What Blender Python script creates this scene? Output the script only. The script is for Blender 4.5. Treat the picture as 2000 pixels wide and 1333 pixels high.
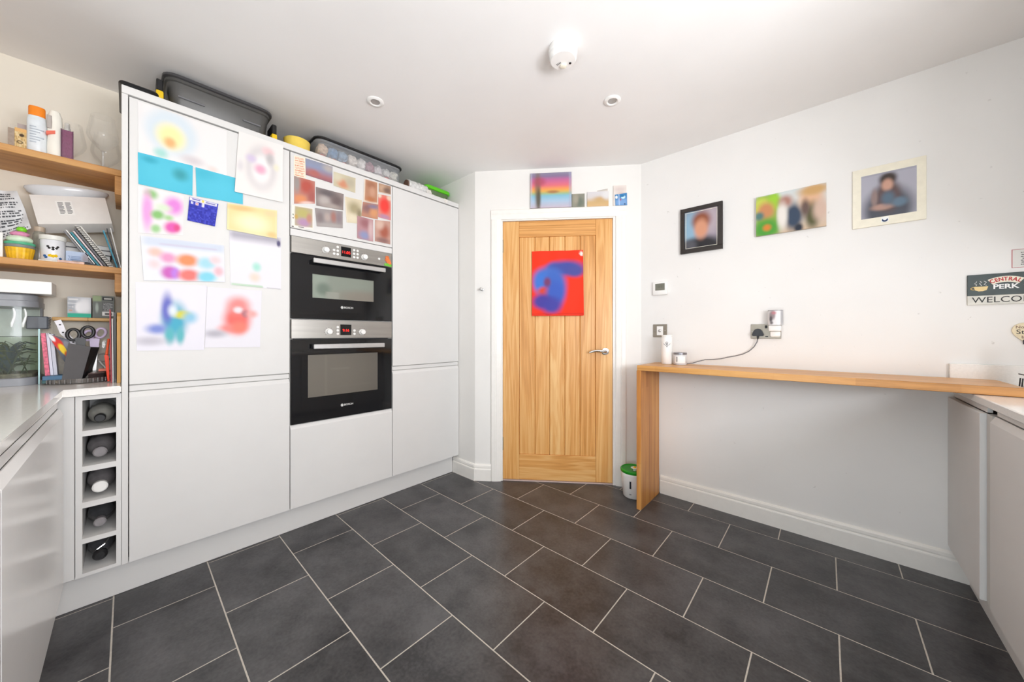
import bpy, bmesh, math, random
import numpy as np
from mathutils import Matrix, Vector, noise as mnoise

for _o in list(bpy.data.objects):
    bpy.data.objects.remove(_o)
SC = bpy.context.scene
COL = SC.collection
PI = math.pi


def lin(h, s=1.0):
    """#rrggbb -> linear rgb"""
    h = h.lstrip('#')
    out = []
    for i in (0, 2, 4):
        c = int(h[i:i + 2], 16) / 255
        out.append((c / 12.92 if c <= .04045 else ((c + .055) / 1.055) ** 2.4) * s)
    return tuple(out)


# ------------------------------------------------------------------ camera, light, exposure
cam = bpy.data.cameras.new('camera')
cam.sensor_width = 36.0
cam.lens = 679.0 / 2000 * 36
cam.shift_y = -12.5 / 2000
cam.clip_start = .02
cam_ob = bpy.data.objects.new('camera', cam)
COL.objects.link(cam_ob)
cam_ob.location = (0, 0, 1.14)
cam_ob.rotation_euler = (PI / 2, 0, math.radians(42.1))
SC.camera = cam_ob

SC.view_settings.view_transform = 'Standard'
SC.view_settings.look = 'None'
SC.view_settings.gamma = 1
SC.view_settings.use_curve_mapping = False
SC.view_settings.exposure = -0.17

world = bpy.data.worlds.new('sky')
SC.world = world
world.use_nodes = True
world.node_tree.nodes['Background'].inputs[0].default_value = (.80, .90, 1.0, 1)
world.node_tree.nodes['Background'].inputs[1].default_value = 1.2


def area(name, loc, rot, sx, sy, power, color):
    l = bpy.data.lights.new(name, 'AREA')
    l.shape = 'RECTANGLE'
    l.size, l.size_y = sx, sy
    l.energy = power
    l.color = color
    o = bpy.data.objects.new(name, l)
    COL.objects.link(o)
    o.location, o.rotation_euler = loc, rot
    return o


# daylight through the window over the right-hand worktop, and a low fill lamp added behind the camera
area('window_daylight', (1.13, .40, 1.62), (0, PI / 2, 0), 1.04, 1.56, 32, (1.0, .90, .80))
area('rear_fill', (-.09, -.98, .55), (PI / 2, 0, 0), .94, .9, 17, (.80, .92, 1.0))
# up-tilted lamp added in the right-hand window to brighten ceiling and upper walls
area('side_uplight', (1.12, .40, 1.30), (0, PI / 2 + .4, 0), .40, 1.56, 66, (.87, .92, 1.0))

SC.cycles.max_bounces = 10
SC.cycles.diffuse_bounces = 6
SC.cycles.glossy_bounces = 4
SC.cycles.transmission_bounces = 6
SC.cycles.transparent_max_bounces = 32
SC.cycles.caustics_reflective = False
SC.cycles.caustics_refractive = False
SC.cycles.sample_clamp_indirect = 8

# ------------------------------------------------------------------ materials
MATS = {}


def nodes_of(m):
    m.use_nodes = True
    nt = m.node_tree
    nt.nodes.clear()
    return nt, nt.nodes, nt.links


def pbsdf(nt, rough=.5, metal=0.0, spec=.5):
    out = nt.nodes.new('ShaderNodeOutputMaterial')
    b = nt.nodes.new('ShaderNodeBsdfPrincipled')
    nt.links.new(b.outputs[0], out.inputs[0])
    b.inputs['Roughness'].default_value = rough
    b.inputs['Metallic'].default_value = metal
    b.inputs['Specular IOR Level'].default_value = spec
    return b


def plain(name, col, rough=.5, metal=0.0, var=.04, scale=30.0, bump=0.0, spec=.5, emit=None, emit_s=0.0, stretch=(1, 1, 1)):
    """one colour with a little procedural unevenness"""
    if name in MATS:
        return MATS[name]
    m = bpy.data.materials.new(name)
    nt, N, L = nodes_of(m)
    b = pbsdf(nt, rough, metal, spec)
    c = lin(col) if isinstance(col, str) else col
    tc = N.new('ShaderNodeTexCoord')
    mp = N.new('ShaderNodeMapping')
    mp.inputs['Scale'].default_value = stretch
    L.new(tc.outputs['Object'], mp.inputs[0])
    nz = N.new('ShaderNodeTexNoise')
    nz.inputs['Scale'].default_value = scale
    nz.inputs['Detail'].default_value = 3
    L.new(mp.outputs[0], nz.inputs['Vector'])
    r = N.new('ShaderNodeValToRGB')
    r.color_ramp.elements[0].position = .3
    r.color_ramp.elements[1].position = .7
    r.color_ramp.elements[0].color = (*[x * (1 - var) for x in c], 1)
    r.color_ramp.elements[1].color = (*[min(1, x * (1 + var)) for x in c], 1)
    L.new(nz.outputs['Fac'], r.inputs[0])
    L.new(r.outputs[0], b.inputs['Base Color'])
    if bump:
        bp = N.new('ShaderNodeBump')
        bp.inputs['Strength'].default_value = bump
        bp.inputs['Distance'].default_value = .002
        L.new(nz.outputs['Fac'], bp.inputs['Height'])
        L.new(bp.outputs[0], b.inputs['Normal'])
    if emit:
        b.inputs['Emission Color'].default_value = (*lin(emit), 1)
        b.inputs['Emission Strength'].default_value = emit_s
    MATS[name] = m
    return m


def clear(name, tint='#ffffff', body=.08, bodycol='#e8eef0', gloss=.12, rough=.05, fres=.22):
    """thin clear plastic or glass: mostly see-through, some sheen, a little body colour"""
    m = bpy.data.materials.new(name)
    nt, N, L = nodes_of(m)
    out = N.new('ShaderNodeOutputMaterial')
    tr = N.new('ShaderNodeBsdfTransparent')
    tr.inputs[0].default_value = (*lin(tint), 1)
    df = N.new('ShaderNodeBsdfDiffuse')
    df.inputs[0].default_value = (*lin(bodycol), 1)
    gl = N.new('ShaderNodeBsdfGlossy')
    gl.inputs['Roughness'].default_value = rough
    lw = N.new('ShaderNodeLayerWeight')
    lw.inputs[0].default_value = .22
    nz = N.new('ShaderNodeTexNoise')
    nz.inputs['Scale'].default_value = 12
    mr = N.new('ShaderNodeMapRange')
    mr.inputs[3].default_value = body * .6
    mr.inputs[4].default_value = body * 1.4
    L.new(nz.outputs['Fac'], mr.inputs[0])
    m1 = N.new('ShaderNodeMixShader')
    L.new(mr.outputs[0], m1.inputs[0])
    L.new(tr.outputs[0], m1.inputs[1])
    L.new(df.outputs[0], m1.inputs[2])
    mu = N.new('ShaderNodeMath')
    mu.operation = 'MULTIPLY_ADD'
    mu.inputs[1].default_value = fres
    mu.inputs[2].default_value = gloss * .3
    L.new(lw.outputs['Fresnel'], mu.inputs[0])
    m2 = N.new('ShaderNodeMixShader')
    L.new(mu.outputs[0], m2.inputs[0])
    L.new(m1.outputs[0], m2.inputs[1])
    L.new(gl.outputs[0], m2.inputs[2])
    L.new(m2.outputs[0], out.inputs[0])
    MATS[name] = m
    return m


def wood(name, cols, axis=1, grain=38.0, stretch=.06, rough=.42, ring=0.0, stave=None, vary=.22):
    """oak-like grain along one local axis; stave = (length, width) adds butcher-block blocks"""
    m = bpy.data.materials.new(name)
    nt, N, L = nodes_of(m)
    b = pbsdf(nt, rough)
    tc = N.new('ShaderNodeTexCoord')
    oi = N.new('ShaderNodeObjectInfo')
    add = N.new('ShaderNodeVectorMath')
    add.operation = 'MULTIPLY_ADD'
    comb = N.new('ShaderNodeCombineXYZ')
    for i in range(3):
        L.new(oi.outputs['Random'], comb.inputs[i])
    add.inputs[1].default_value = (7.3, 3.1, 5.7)
    L.new(comb.outputs[0], add.inputs[0])
    L.new(tc.outputs['Object'], add.inputs[2])
    mp = N.new('ShaderNodeMapping')
    sc = [1.0, 1.0, 1.0]
    sc[axis] = stretch
    mp.inputs['Scale'].default_value = sc
    L.new(add.outputs[0], mp.inputs[0])
    n1 = N.new('ShaderNodeTexNoise')
    n1.inputs['Scale'].default_value = grain
    n1.inputs['Detail'].default_value = 6
    n1.inputs['Roughness'].default_value = .62
    n1.inputs['Distortion'].default_value = .3
    L.new(mp.outputs[0], n1.inputs['Vector'])
    n2 = N.new('ShaderNodeTexNoise')
    n2.inputs['Scale'].default_value = grain * .22
    n2.inputs['Detail'].default_value = 3
    n2.inputs['Distortion'].default_value = 1.2
    L.new(mp.outputs[0], n2.inputs['Vector'])
    # growth rings: contour lines of a smooth field
    mul = N.new('ShaderNodeMath')
    mul.operation = 'MULTIPLY'
    mul.inputs[1].default_value = 46.0
    L.new(n2.outputs['Fac'], mul.inputs[0])
    sn = N.new('ShaderNodeMath')
    sn.operation = 'SINE'
    L.new(mul.outputs[0], sn.inputs[0])
    rg = N.new('ShaderNodeMath')
    rg.operation = 'MULTIPLY_ADD'
    rg.inputs[1].default_value = ring
    L.new(sn.outputs[0], rg.inputs[0])
    L.new(n1.outputs['Fac'], rg.inputs[2])
    mx = N.new('ShaderNodeMath')
    mx.operation = 'MULTIPLY_ADD'
    mx.inputs[1].default_value = .55
    L.new(n2.outputs['Fac'], mx.inputs[0])
    sub = N.new('ShaderNodeMath')
    sub.operation = 'MULTIPLY_ADD'
    sub.inputs[1].default_value = .7
    sub.inputs[2].default_value = -.12
    L.new(rg.outputs[0], sub.inputs[0])
    L.new(sub.outputs[0], mx.inputs[2])
    src = mx
    pr = N.new('ShaderNodeMath')
    pr.operation = 'MULTIPLY_ADD'
    pr.inputs[1].default_value = vary
    pr.inputs[2].default_value = -vary / 2
    L.new(oi.outputs['Random'], pr.inputs[0])
    s2 = N.new('ShaderNodeMath')
    L.new(src.outputs[0], s2.inputs[0])
    L.new(pr.outputs[0], s2.inputs[1])
    src = s2
    if stave:
        br = N.new('ShaderNodeTexBrick')
        br.inputs['Scale'].default_value = 1
        br.inputs['Mortar Size'].default_value = .0006
        br.inputs['Brick Width'].default_value = stave[0]
        br.inputs['Row Height'].default_value = stave[1]
        br.inputs['Color1'].default_value = (0, 0, 0, 1)
        br.inputs['Color2'].default_value = (1, 1, 1, 1)
        br.inputs['Mortar'].default_value = (.2, .2, .2, 1)
        br.offset = .37
        rt = N.new('ShaderNodeMapping')
        if axis == 1:
            rt.inputs['Rotation'].default_value = (0, 0, PI / 2)
        elif axis == 2:
            rt.inputs['Rotation'].default_value = (0, PI / 2, 0)
        L.new(tc.outputs['Object'], rt.inputs[0])
        L.new(rt.outputs[0], br.inputs['Vector'])
        s3 = N.new('ShaderNodeMath')
        s3.operation = 'MULTIPLY_ADD'
        s3.inputs[1].default_value = .09
        L.new(br.outputs['Color'], s3.inputs[0])
        L.new(src.outputs[0], s3.inputs[2])
        s4 = N.new('ShaderNodeMath')
        s4.operation = 'SUBTRACT'
        s4.inputs[1].default_value = .045
        L.new(s3.outputs[0], s4.inputs[0])
        src = s4
    r = N.new('ShaderNodeValToRGB')
    el = r.color_ramp.elements
    el[0].position, el[1].position = .22, .78
    el[0].color = (*lin(cols[0]), 1)
    el[1].color = (*lin(cols[2]), 1)
    e = el.new(.5)
    e.color = (*lin(cols[1]), 1)
    L.new(src.outputs[0], r.inputs[0])
    L.new(r.outputs[0], b.inputs['Base Color'])
    bp = N.new('ShaderNodeBump')
    bp.inputs['Strength'].default_value = .15
    bp.inputs['Distance'].default_value = .001
    L.new(n1.outputs['Fac'], bp.inputs['Height'])
    L.new(bp.outputs[0], b.inputs['Normal'])
    MATS[name] = m
    return m


def printed(name, rough=.7):
    """ink on paper: the colours come from the mesh's colour attribute, with paper grain"""
    m = bpy.data.materials.new(name)
    nt, N, L = nodes_of(m)
    b = pbsdf(nt, rough, 0, .3)
    at = N.new('ShaderNodeAttribute')
    at.attribute_name = 'Col'
    nz = N.new('ShaderNodeTexNoise')
    nz.inputs['Scale'].default_value = 180
    mr = N.new('ShaderNodeMapRange')
    mr.inputs[3].default_value = .97
    mr.inputs[4].default_value = 1.03
    L.new(nz.outputs['Fac'], mr.inputs[0])
    vm = N.new('ShaderNodeVectorMath')
    vm.operation = 'SCALE'
    L.new(at.outputs['Color'], vm.inputs[0])
    L.new(mr.outputs[0], vm.inputs['Scale'])
    L.new(vm.outputs[0], b.inputs['Base Color'])
    MATS[name] = m
    return m


def tile_mat():
    m = bpy.data.materials.new('charcoal_tile')
    nt, N, L = nodes_of(m)
    b = pbsdf(nt, .42, 0, .6)
    tc = N.new('ShaderNodeTexCoord')
    oi = N.new('ShaderNodeObjectInfo')
    comb = N.new('ShaderNodeCombineXYZ')
    for i in range(3):
        L.new(oi.outputs['Random'], comb.inputs[i])
    add = N.new('ShaderNodeVectorMath')
    add.operation = 'MULTIPLY_ADD'
    add.inputs[1].default_value = (9, 5, 3)
    L.new(comb.outputs[0], add.inputs[0])
    L.new(tc.outputs['Object'], add.inputs[2])
    n1 = N.new('ShaderNodeTexNoise')
    n1.inputs['Scale'].default_value = 5.5
    n1.inputs['Detail'].default_value = 7
    n1.inputs['Roughness'].default_value = .66
    L.new(add.outputs[0], n1.inputs['Vector'])
    n2 = N.new('ShaderNodeTexNoise')
    n2.inputs['Scale'].default_value = 90
    n2.inputs['Detail'].default_value = 4
    L.new(add.outputs[0], n2.inputs['Vector'])
    ma = N.new('ShaderNodeMath')
    ma.operation = 'MULTIPLY_ADD'
    ma.inputs[1].default_value = .35
    L.new(n2.outputs['Fac'], ma.inputs[0])
    L.new(n1.outputs['Fac'], ma.inputs[2])
    mb = N.new('ShaderNodeMath')
    mb.operation = 'MULTIPLY_ADD'
    mb.inputs[1].default_value = .12
    L.new(oi.outputs['Random'], mb.inputs[0])
    L.new(ma.outputs[0], mb.inputs[2])
    r = N.new('ShaderNodeValToRGB')
    el = r.color_ramp.elements
    el[0].position, el[1].position = .56, .94
    el[0].color = (*lin('#2b2a2c'), 1)
    el[1].color = (*lin('#575657'), 1)
    L.new(mb.outputs[0], r.inputs[0])
    L.new(r.outputs[0], b.inputs['Base Color'])
    mr = N.new('ShaderNodeMapRange')
    mr.inputs[3].default_value = .26
    mr.inputs[4].default_value = .44
    L.new(n1.outputs['Fac'], mr.inputs[0])
    L.new(mr.outputs[0], b.inputs['Roughness'])
    bp = N.new('ShaderNodeBump')
    bp.inputs['Strength'].default_value = .12
    bp.inputs['Distance'].default_value = .001
    L.new(n2.outputs['Fac'], bp.inputs['Height'])
    L.new(bp.outputs[0], b.inputs['Normal'])
    return m


def wall_mat(name, col, marks=0.0):
    """emulsion paint, with a few small scuffs and marks of wear"""
    m = bpy.data.materials.new(name)
    nt, N, L = nodes_of(m)
    b = pbsdf(nt, .75, 0, .3)
    tc = N.new('ShaderNodeTexCoord')
    n1 = N.new('ShaderNodeTexNoise')
    n1.inputs['Scale'].default_value = 2.2
    n1.inputs['Detail'].default_value = 4
    L.new(tc.outputs['Object'], n1.inputs['Vector'])
    r = N.new('ShaderNodeValToRGB')
    c = lin(col)
    r.color_ramp.elements[0].position, r.color_ramp.elements[1].position = .3, .7
    r.color_ramp.elements[0].color = (*[x * .975 for x in c], 1)
    r.color_ramp.elements[1].color = (*[min(1, x * 1.02) for x in c], 1)
    L.new(n1.outputs['Fac'], r.inputs[0])
    n2 = N.new('ShaderNodeTexNoise')
    n2.inputs['Scale'].default_value = 34
    n2.inputs['Detail'].default_value = 5
    L.new(tc.outputs['Object'], n2.inputs['Vector'])
    src = r
    if marks:
        gt = N.new('ShaderNodeValToRGB')
        gt.color_ramp.elements[0].position, gt.color_ramp.elements[1].position = .70, .80
        gt.color_ramp.elements[0].color = (0, 0, 0, 1)
        gt.color_ramp.elements[1].color = (marks, marks, marks, 1)
        L.new(n2.outputs['Fac'], gt.inputs[0])
        mx = N.new('ShaderNodeMixRGB')
        L.new(gt.outputs[0], mx.inputs[0])
        L.new(r.outputs[0], mx.inputs[1])
        mx.inputs[2].default_value = (*lin('#8d8478'), 1)
        src = mx
    L.new(src.outputs[0], b.inputs['Base Color'])
    n3 = N.new('ShaderNodeTexNoise')
    n3.inputs['Scale'].default_value = 160
    L.new(tc.outputs['Object'], n3.inputs['Vector'])
    bp = N.new('ShaderNodeBump')
    bp.inputs['Strength'].default_value = .08
    bp.inputs['Distance'].default_value = .001
    L.new(n3.outputs['Fac'], bp.inputs['Height'])
    L.new(bp.outputs[0], b.inputs['Normal'])
    return m


M_WALL = wall_mat('wall_paint', '#edebe7')
M_WALLB = wall_mat('scuffed_wall_paint', '#edebe8', .5)
M_CEIL = wall_mat('ceiling_paint', '#f0eeec')
M_TRIM = plain('white_gloss_trim', '#f3f0ea', .3, var=.015)
M_CABGLOSS = plain('white_gloss_cabinet', '#e8e7e5', .22, var=.012, scale=6, spec=.7)
M_CAB = plain('light_grey_cabinet', '#dddcda', .5, var=.012, scale=6, spec=.3)
M_CABIN = plain('cabinet_carcass', '#cbc9c4', .5, var=.02)
M_SHADOWGAP = plain('dark_gap', '#4a4845', .8)
M_TOP = plain('white_quartz', '#f0eeea', .14, var=.03, scale=160)
M_TILE = tile_mat()
M_GROUT = plain('pale_grout', '#c4bdb2', .8, var=.1, scale=60)
OAK = ('#bb7c36', '#dc9f58', '#ecbd7c')
M_OAKV = wood('oak_upright', OAK, 1, 36, .045, ring=.12)
M_OAKH = wood('oak_crosswise', OAK, 0, 36, .045, ring=.14)
BAR = ('#a06a30', '#cf9450', '#e2b06c')
M_BAR = wood('oak_block_top', BAR, 0, 44, .05, .35, .03, (.30, .042), 0)
M_BARV = wood('oak_block_leg', ('#a8662c', '#cb8a46', '#e0aa64'), 2, 44, .05, .4, .03, (.30, .042), 0)
M_SHELF = wood('oak_shelf', ('#a06c35', '#c48d50', '#d9ac6e'), 0, 40, .05, .5, .03, (.4, .06), 0)
M_BAMBOO = wood('bamboo', ('#b78a52', '#d2a76c', '#e0bd88'), 0, 60, .05, .5)
M_STEEL = plain('brushed_steel', '#a8a5a0', .36, .85, .07, 60, stretch=(.04, 1, 1))
M_HANDLE = plain('satin_handle', '#d8d8d8', .28, .75, .03)
M_CHROME = plain('chrome', '#dcdcdc', .12, 1.0, .02)
M_NICKEL = plain('brushed_nickel', '#a39c90', .36, .85, .05)
M_BLACKGL = plain('black_oven_glass', '#131417', .06, var=.2, scale=5, spec=.6)
M_BLACK = plain('black_plastic', '#1b1b1d', .4)
M_DGREY = plain('dark_grey_plastic', '#4b4b4d', .42)
M_CHAR = plain('charcoal_card', '#4c4a4b', .6)
M_GREYPL = plain('grey_plastic', '#8d9096', .38)
M_WHITE = plain('white_plastic', '#f2f1ee', .32, var=.015)
M_CREAM = plain('cream_card', '#efe9d6', .6)
M_PAPER = plain('white_paper', '#f2f1ef', .65, var=.015)
M_YELLOW = plain('yellow_plastic', '#f0c81e', .35)
M_YPOT = plain('yellow_ceramic', '#f0d25c', .3)
M_GREEN = plain('lime_plastic', '#5fc81a', .35)
M_ORANGE = plain('orange_plastic', '#f58a1c', .35)
M_RED = plain('red_plastic', '#d92a1e', .4)
M_REDBOOK = plain('dark_red_cover', '#a3182c', .45)
M_TEAL = plain('teal_cover', '#1c7f8e', .5)
M_LILAC = plain('lilac_plastic', '#cdbcdc', .35)
M_DARKW = plain('dark_brown_plastic', '#3e3533', .45)
M_LED = plain('red_led', '#ff2a22', .5, emit='#ff1a14', emit_s=2.2)
M_GLASS = clear('thin_clear_glass', '#ffffff', .02, '#f2f4f0', .05, .06, .16)
M_STEM = clear('glass_stem', '#ffffff', .22, '#f2f4f2', .3, .04, .3)
M_CRATE = clear('clear_crate_plastic', '#f6f7f8', .24, '#e6e9ec', .1, .12, .10)
M_WRAP = clear('wrinkled_clear_wrap', '#f4f4f4', .5, '#e6e6e4', .5, .12)
M_WATER = clear('tank_water', '#eef3ea', .03, '#b9c7b2', .02, .1, .06)
M_PINKGL = clear('plum_perfume_glass', '#a8407c', .45, '#a0487e', .4, .06)
M_WINE1 = plain('pale_bottle_glass', '#b0afa8', .12, var=.12, spec=.7)
M_WINE2 = plain('dark_bottle_glass', '#55565a', .12, var=.12, spec=.7)
M_WINE3 = plain('smoky_bottle_glass', '#8d898b', .12, var=.12, spec=.7)
M_PRINT = printed('paper_print')
M_GLOSSPRINT = printed('photo_print', .42)
M_INK = plain('black_ink', '#20201f', .6)
M_WINK = plain('white_ink', '#f4f4f2', .5)
M_RINK = plain('red_ink', '#b8262c', .6)
M_GRAVEL = plain('tank_gravel', '#6d675c', .8, var=.5, scale=90)
M_LEAF = plain('water_plant', '#33422c', .6, var=.3)
M_TANKB = plain('tank_backing', '#cfdcd2', .6, var=.06)

# ------------------------------------------------------------------ frames: local (a along, b up, c out of the surface)


def frame(S, Zv, origin):
    S, Zv = Vector(S).normalized(), Vector(Zv)
    D = S.cross(Zv)
    m = Matrix.Identity(4)
    for i in range(3):
        m[i][0], m[i][1], m[i][2], m[i][3] = S[i], Zv[i], D[i], origin[i]
    return m


FX = frame((0, 1, 0), (0, 0, 1), (0, 0, 0))              # left side: a = y, b = z, c = x
FB = frame((1, 0, 0), (0, 0, 1), (0, 2.585, 0))          # back wall: a = x, b = z, c = distance from wall
FR = frame((0, -1, 0), (0, 0, 1), (0, 0, 0))             # right units: a = -y, b = z, c = -x
FN = frame((-1, 0, 0), (0, 0, 1), (0, 0, 0))             # near units: a = -x, b = z, c = y
DA = Vector((-2.045, 1.83, 0))
DB = Vector((-1.03, 2.585, 0))
FD = frame(DB - DA, (0, 0, 1), DA)                       # door wall
FW = Matrix.Identity(4)                                  # world: a = x, b = y, c = z


class G:
    """collects shapes into one mesh"""

    def __init__(self):
        self.bm = bmesh.new()

    def box(self, a0, a1, b0, b1, c0, c1, bev=0.0, seg=1):
        r = bmesh.ops.create_cube(self.bm, size=1)
        vs = r['verts']
        for v in vs:
            v.co = Vector(((a0 + a1) / 2 + v.co.x * (a1 - a0), (b0 + b1) / 2 + v.co.y * (b1 - b0), (c0 + c1) / 2 + v.co.z * (c1 - c0)))
        if bev:
            es = list({e for v in vs for e in v.link_edges})
            bmesh.ops.bevel(self.bm, geom=es, offset=bev, segments=seg, affect='EDGES', profile=.5)
        return self

    def hexa(self, p):
        """8 points: front 0-3 counter-clockwise seen from outside, back 4-7 behind them"""
        vs = [self.bm.verts.new(q) for q in p]
        for f in ((0, 1, 2, 3), (7, 6, 5, 4), (0, 4, 5, 1), (1, 5, 6, 2), (2, 6, 7, 3), (3, 7, 4, 0)):
            self.bm.faces.new([vs[i] for i in f])
        return self

    def lathe(self, center, prof, seg=20, axis=1, sx=1.0, sz=1.0):
        """profile of (radius, height) about an axis through center"""
        c = Vector(center)
        ax = [(1, 2, 0), (2, 0, 1), (0, 1, 2)][axis]
        rings = []
        for (r, h) in prof:
            if r < 1e-6:
                p = [0, 0, 0]
                p[axis] = h
                rings.append([self.bm.verts.new(c + Vector(p))])
            else:
                ring = []
                for i in range(seg):
                    t = 2 * PI * i / seg
                    p = [0, 0, 0]
                    p[ax[0]] = r * math.cos(t) * sx
                    p[ax[1]] = r * math.sin(t) * sz
                    p[axis] = h
                    ring.append(self.bm.verts.new(c + Vector(p)))
                rings.append(ring)
        for r0, r1 in zip(rings, rings[1:]):
            for i in range(seg):
                j = (i + 1) % seg
                if len(r0) == 1 and len(r1) == 1:
                    continue
                if len(r0) == 1:
                    self.bm.faces.new((r0[0], r1[i], r1[j]))
                elif len(r1) == 1:
                    self.bm.faces.new((r0[i], r0[j], r1[0]))
                else:
                    self.bm.faces.new((r0[i], r0[j], r1[j], r1[i]))
        for ring, rev in ((rings[0], True), (rings[-1], False)):
            if len(ring) > 1:
                self.bm.faces.new(ring[::-1] if rev else ring)
        return self

    def cyl(self, center, r, h, seg=20, axis=1, bev=0.0):
        if bev:
            pr = [(r - bev, 0), (r, bev), (r, h - bev), (r - bev, h)]
        else:
            pr = [(r, 0), (r, h)]
        return self.lathe(center, pr, seg, axis)

    def tube(self, pts, r, seg=8, closed=False, flat=1.0):
        pts = [Vector(p) for p in pts]
        n = len(pts)
        rings = []
        up = Vector((.13, .31, .94)).normalized()
        for i, p in enumerate(pts):
            a = pts[(i - 1) % n] if closed or i else pts[0]
            b = pts[(i + 1) % n] if closed or i < n - 1 else pts[-1]
            t = (b - a).normalized()
            u = t.cross(up)
            if u.length < 1e-4:
                u = t.cross(Vector((1, 0, 0)))
            u.normalize()
            w = t.cross(u)
            rr = r[i] if isinstance(r, (list, tuple)) else r
            rings.append([self.bm.verts.new(p + u * (rr * math.cos(2 * PI * k / seg)) + w * (rr * flat * math.sin(2 * PI * k / seg))) for k in range(seg)])
        rg = range(n if closed else n - 1)
        for i in rg:
            r0, r1 = rings[i], rings[(i + 1) % n]
            for k in range(seg):
                self.bm.faces.new((r0[k], r0[(k + 1) % seg], r1[(k + 1) % seg], r1[k]))
        if not closed:
            self.bm.faces.new(rings[0][::-1])
            self.bm.faces.new(rings[-1])
        return self

    def prism(self, poly, c0, c1, axis=2):
        """polygon in the two other axes, extruded along axis"""
        ax = [(1, 2), (2, 0), (0, 1)][axis]

        def P(q, c):
            p = [0, 0, 0]
            p[ax[0]], p[ax[1]], p[axis] = q[0], q[1], c
            return self.bm.verts.new(p)
        lo = [P(q, c0) for q in poly]
        hi = [P(q, c1) for q in poly]
        n = len(poly)
        self.bm.faces.new(lo[::-1])
        self.bm.faces.new(hi)
        for i in range(n):
            j = (i + 1) % n
            self.bm.faces.new((lo[i], lo[j], hi[j], hi[i]))
        return self

    def loft(self, rings, close=True):
        """rings: lists of points with equal counts"""
        R = [[self.bm.verts.new(p) for p in r] for r in rings]
        n = len(R[0])
        for r0, r1 in zip(R, R[1:]):
            for i in range(n):
                j = (i + 1) % n
                self.bm.faces.new((r0[i], r0[j], r1[j], r1[i]))
        if close:
            self.bm.faces.new(R[0][::-1])
            self.bm.faces.new(R[-1])
        return self

    def text(self, body, size, pos, depth=.0008, rot=0.0, align='CENTER', sx=1.0, bold=0.0):
        cu = bpy.data.curves.new('txt', 'FONT')
        cu.body = body
        cu.size = size
        cu.align_x = align
        cu.align_y = 'CENTER'
        cu.extrude = depth / 2
        cu.offset = bold
        cu.resolution_u = 3
        ob = bpy.data.objects.new('txt', cu)
        COL.objects.link(ob)
        dg = bpy.context.evaluated_depsgraph_get()
        me = bpy.data.meshes.new_from_object(ob.evaluated_get(dg))
        me.transform(Matrix.Translation(Vector(pos) + Vector((0, 0, depth / 2))) @ Matrix.Rotation(rot, 4, 'Z') @ Matrix.Diagonal((sx, 1, 1, 1)))
        self.bm.from_mesh(me)
        bpy.data.objects.remove(ob)
        bpy.data.curves.remove(cu)
        bpy.data.meshes.remove(me)
        return self

    def transform(self, m):
        bmesh.ops.transform(self.bm, matrix=m, verts=self.bm.verts[:])
        return self

    def mesh(self, name, mat, off=(0, 0, 0), smooth=None):
        bmesh.ops.recalc_face_normals(self.bm, faces=self.bm.faces[:])
        if any(off):
            bmesh.ops.translate(self.bm, vec=-Vector(off), verts=self.bm.verts[:])
        me = bpy.data.meshes.new(name)
        self.bm.to_mesh(me)
        self.bm.free()
        if mat:
            me.materials.append(mat)
        if smooth is not None:
            me.shade_smooth()
            me.set_sharp_from_angle(angle=math.radians(smooth))
        return me


AT = {}


def thing(name, label, cat, fr=FW, at=(0, 0, 0), group=None, kind=None):
    o = bpy.data.objects.new(name, None)
    COL.objects.link(o)
    o.empty_display_size = .05
    o.matrix_world = fr @ Matrix.Translation(at)
    AT[o.name] = Vector(at)
    if kind:
        o['kind'] = kind
    if label:
        o['label'] = label
    if cat:
        o['category'] = cat
    if group:
        o['group'] = group
    return o


def part(name, g, mat, parent, label=None, smooth=None, kind=None):
    off = AT[parent.name]
    me = g if isinstance(g, bpy.types.Mesh) else g.mesh(name, mat, off, smooth)
    o = bpy.data.objects.new(name, me)
    COL.objects.link(o)
    o.parent = parent
    AT[o.name] = off
    if label:
        o['label'] = label
    if kind:
        o['kind'] = kind
    return o


def solo(name, g, mat, label, cat, fr=FW, at=(0, 0, 0), group=None, smooth=None, kind=None):
    me = g if isinstance(g, bpy.types.Mesh) else g.mesh(name, mat, at, smooth)
    o = bpy.data.objects.new(name, me)
    COL.objects.link(o)
    o.matrix_world = fr @ Matrix.Translation(at)
    AT[o.name] = Vector(at)
    if label:
        o['label'] = label
    if cat:
        o['category'] = cat
    if group:
        o['group'] = group
    if kind:
        o['kind'] = kind
    return o


def struct(name, g, mat, fr=FW, at=(0, 0, 0), smooth=None):
    return solo(name, g, mat, None, None, fr, at, None, smooth, 'structure')


# ------------------------------------------------------------------ prints: a fine grid carrying the ink colours


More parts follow.
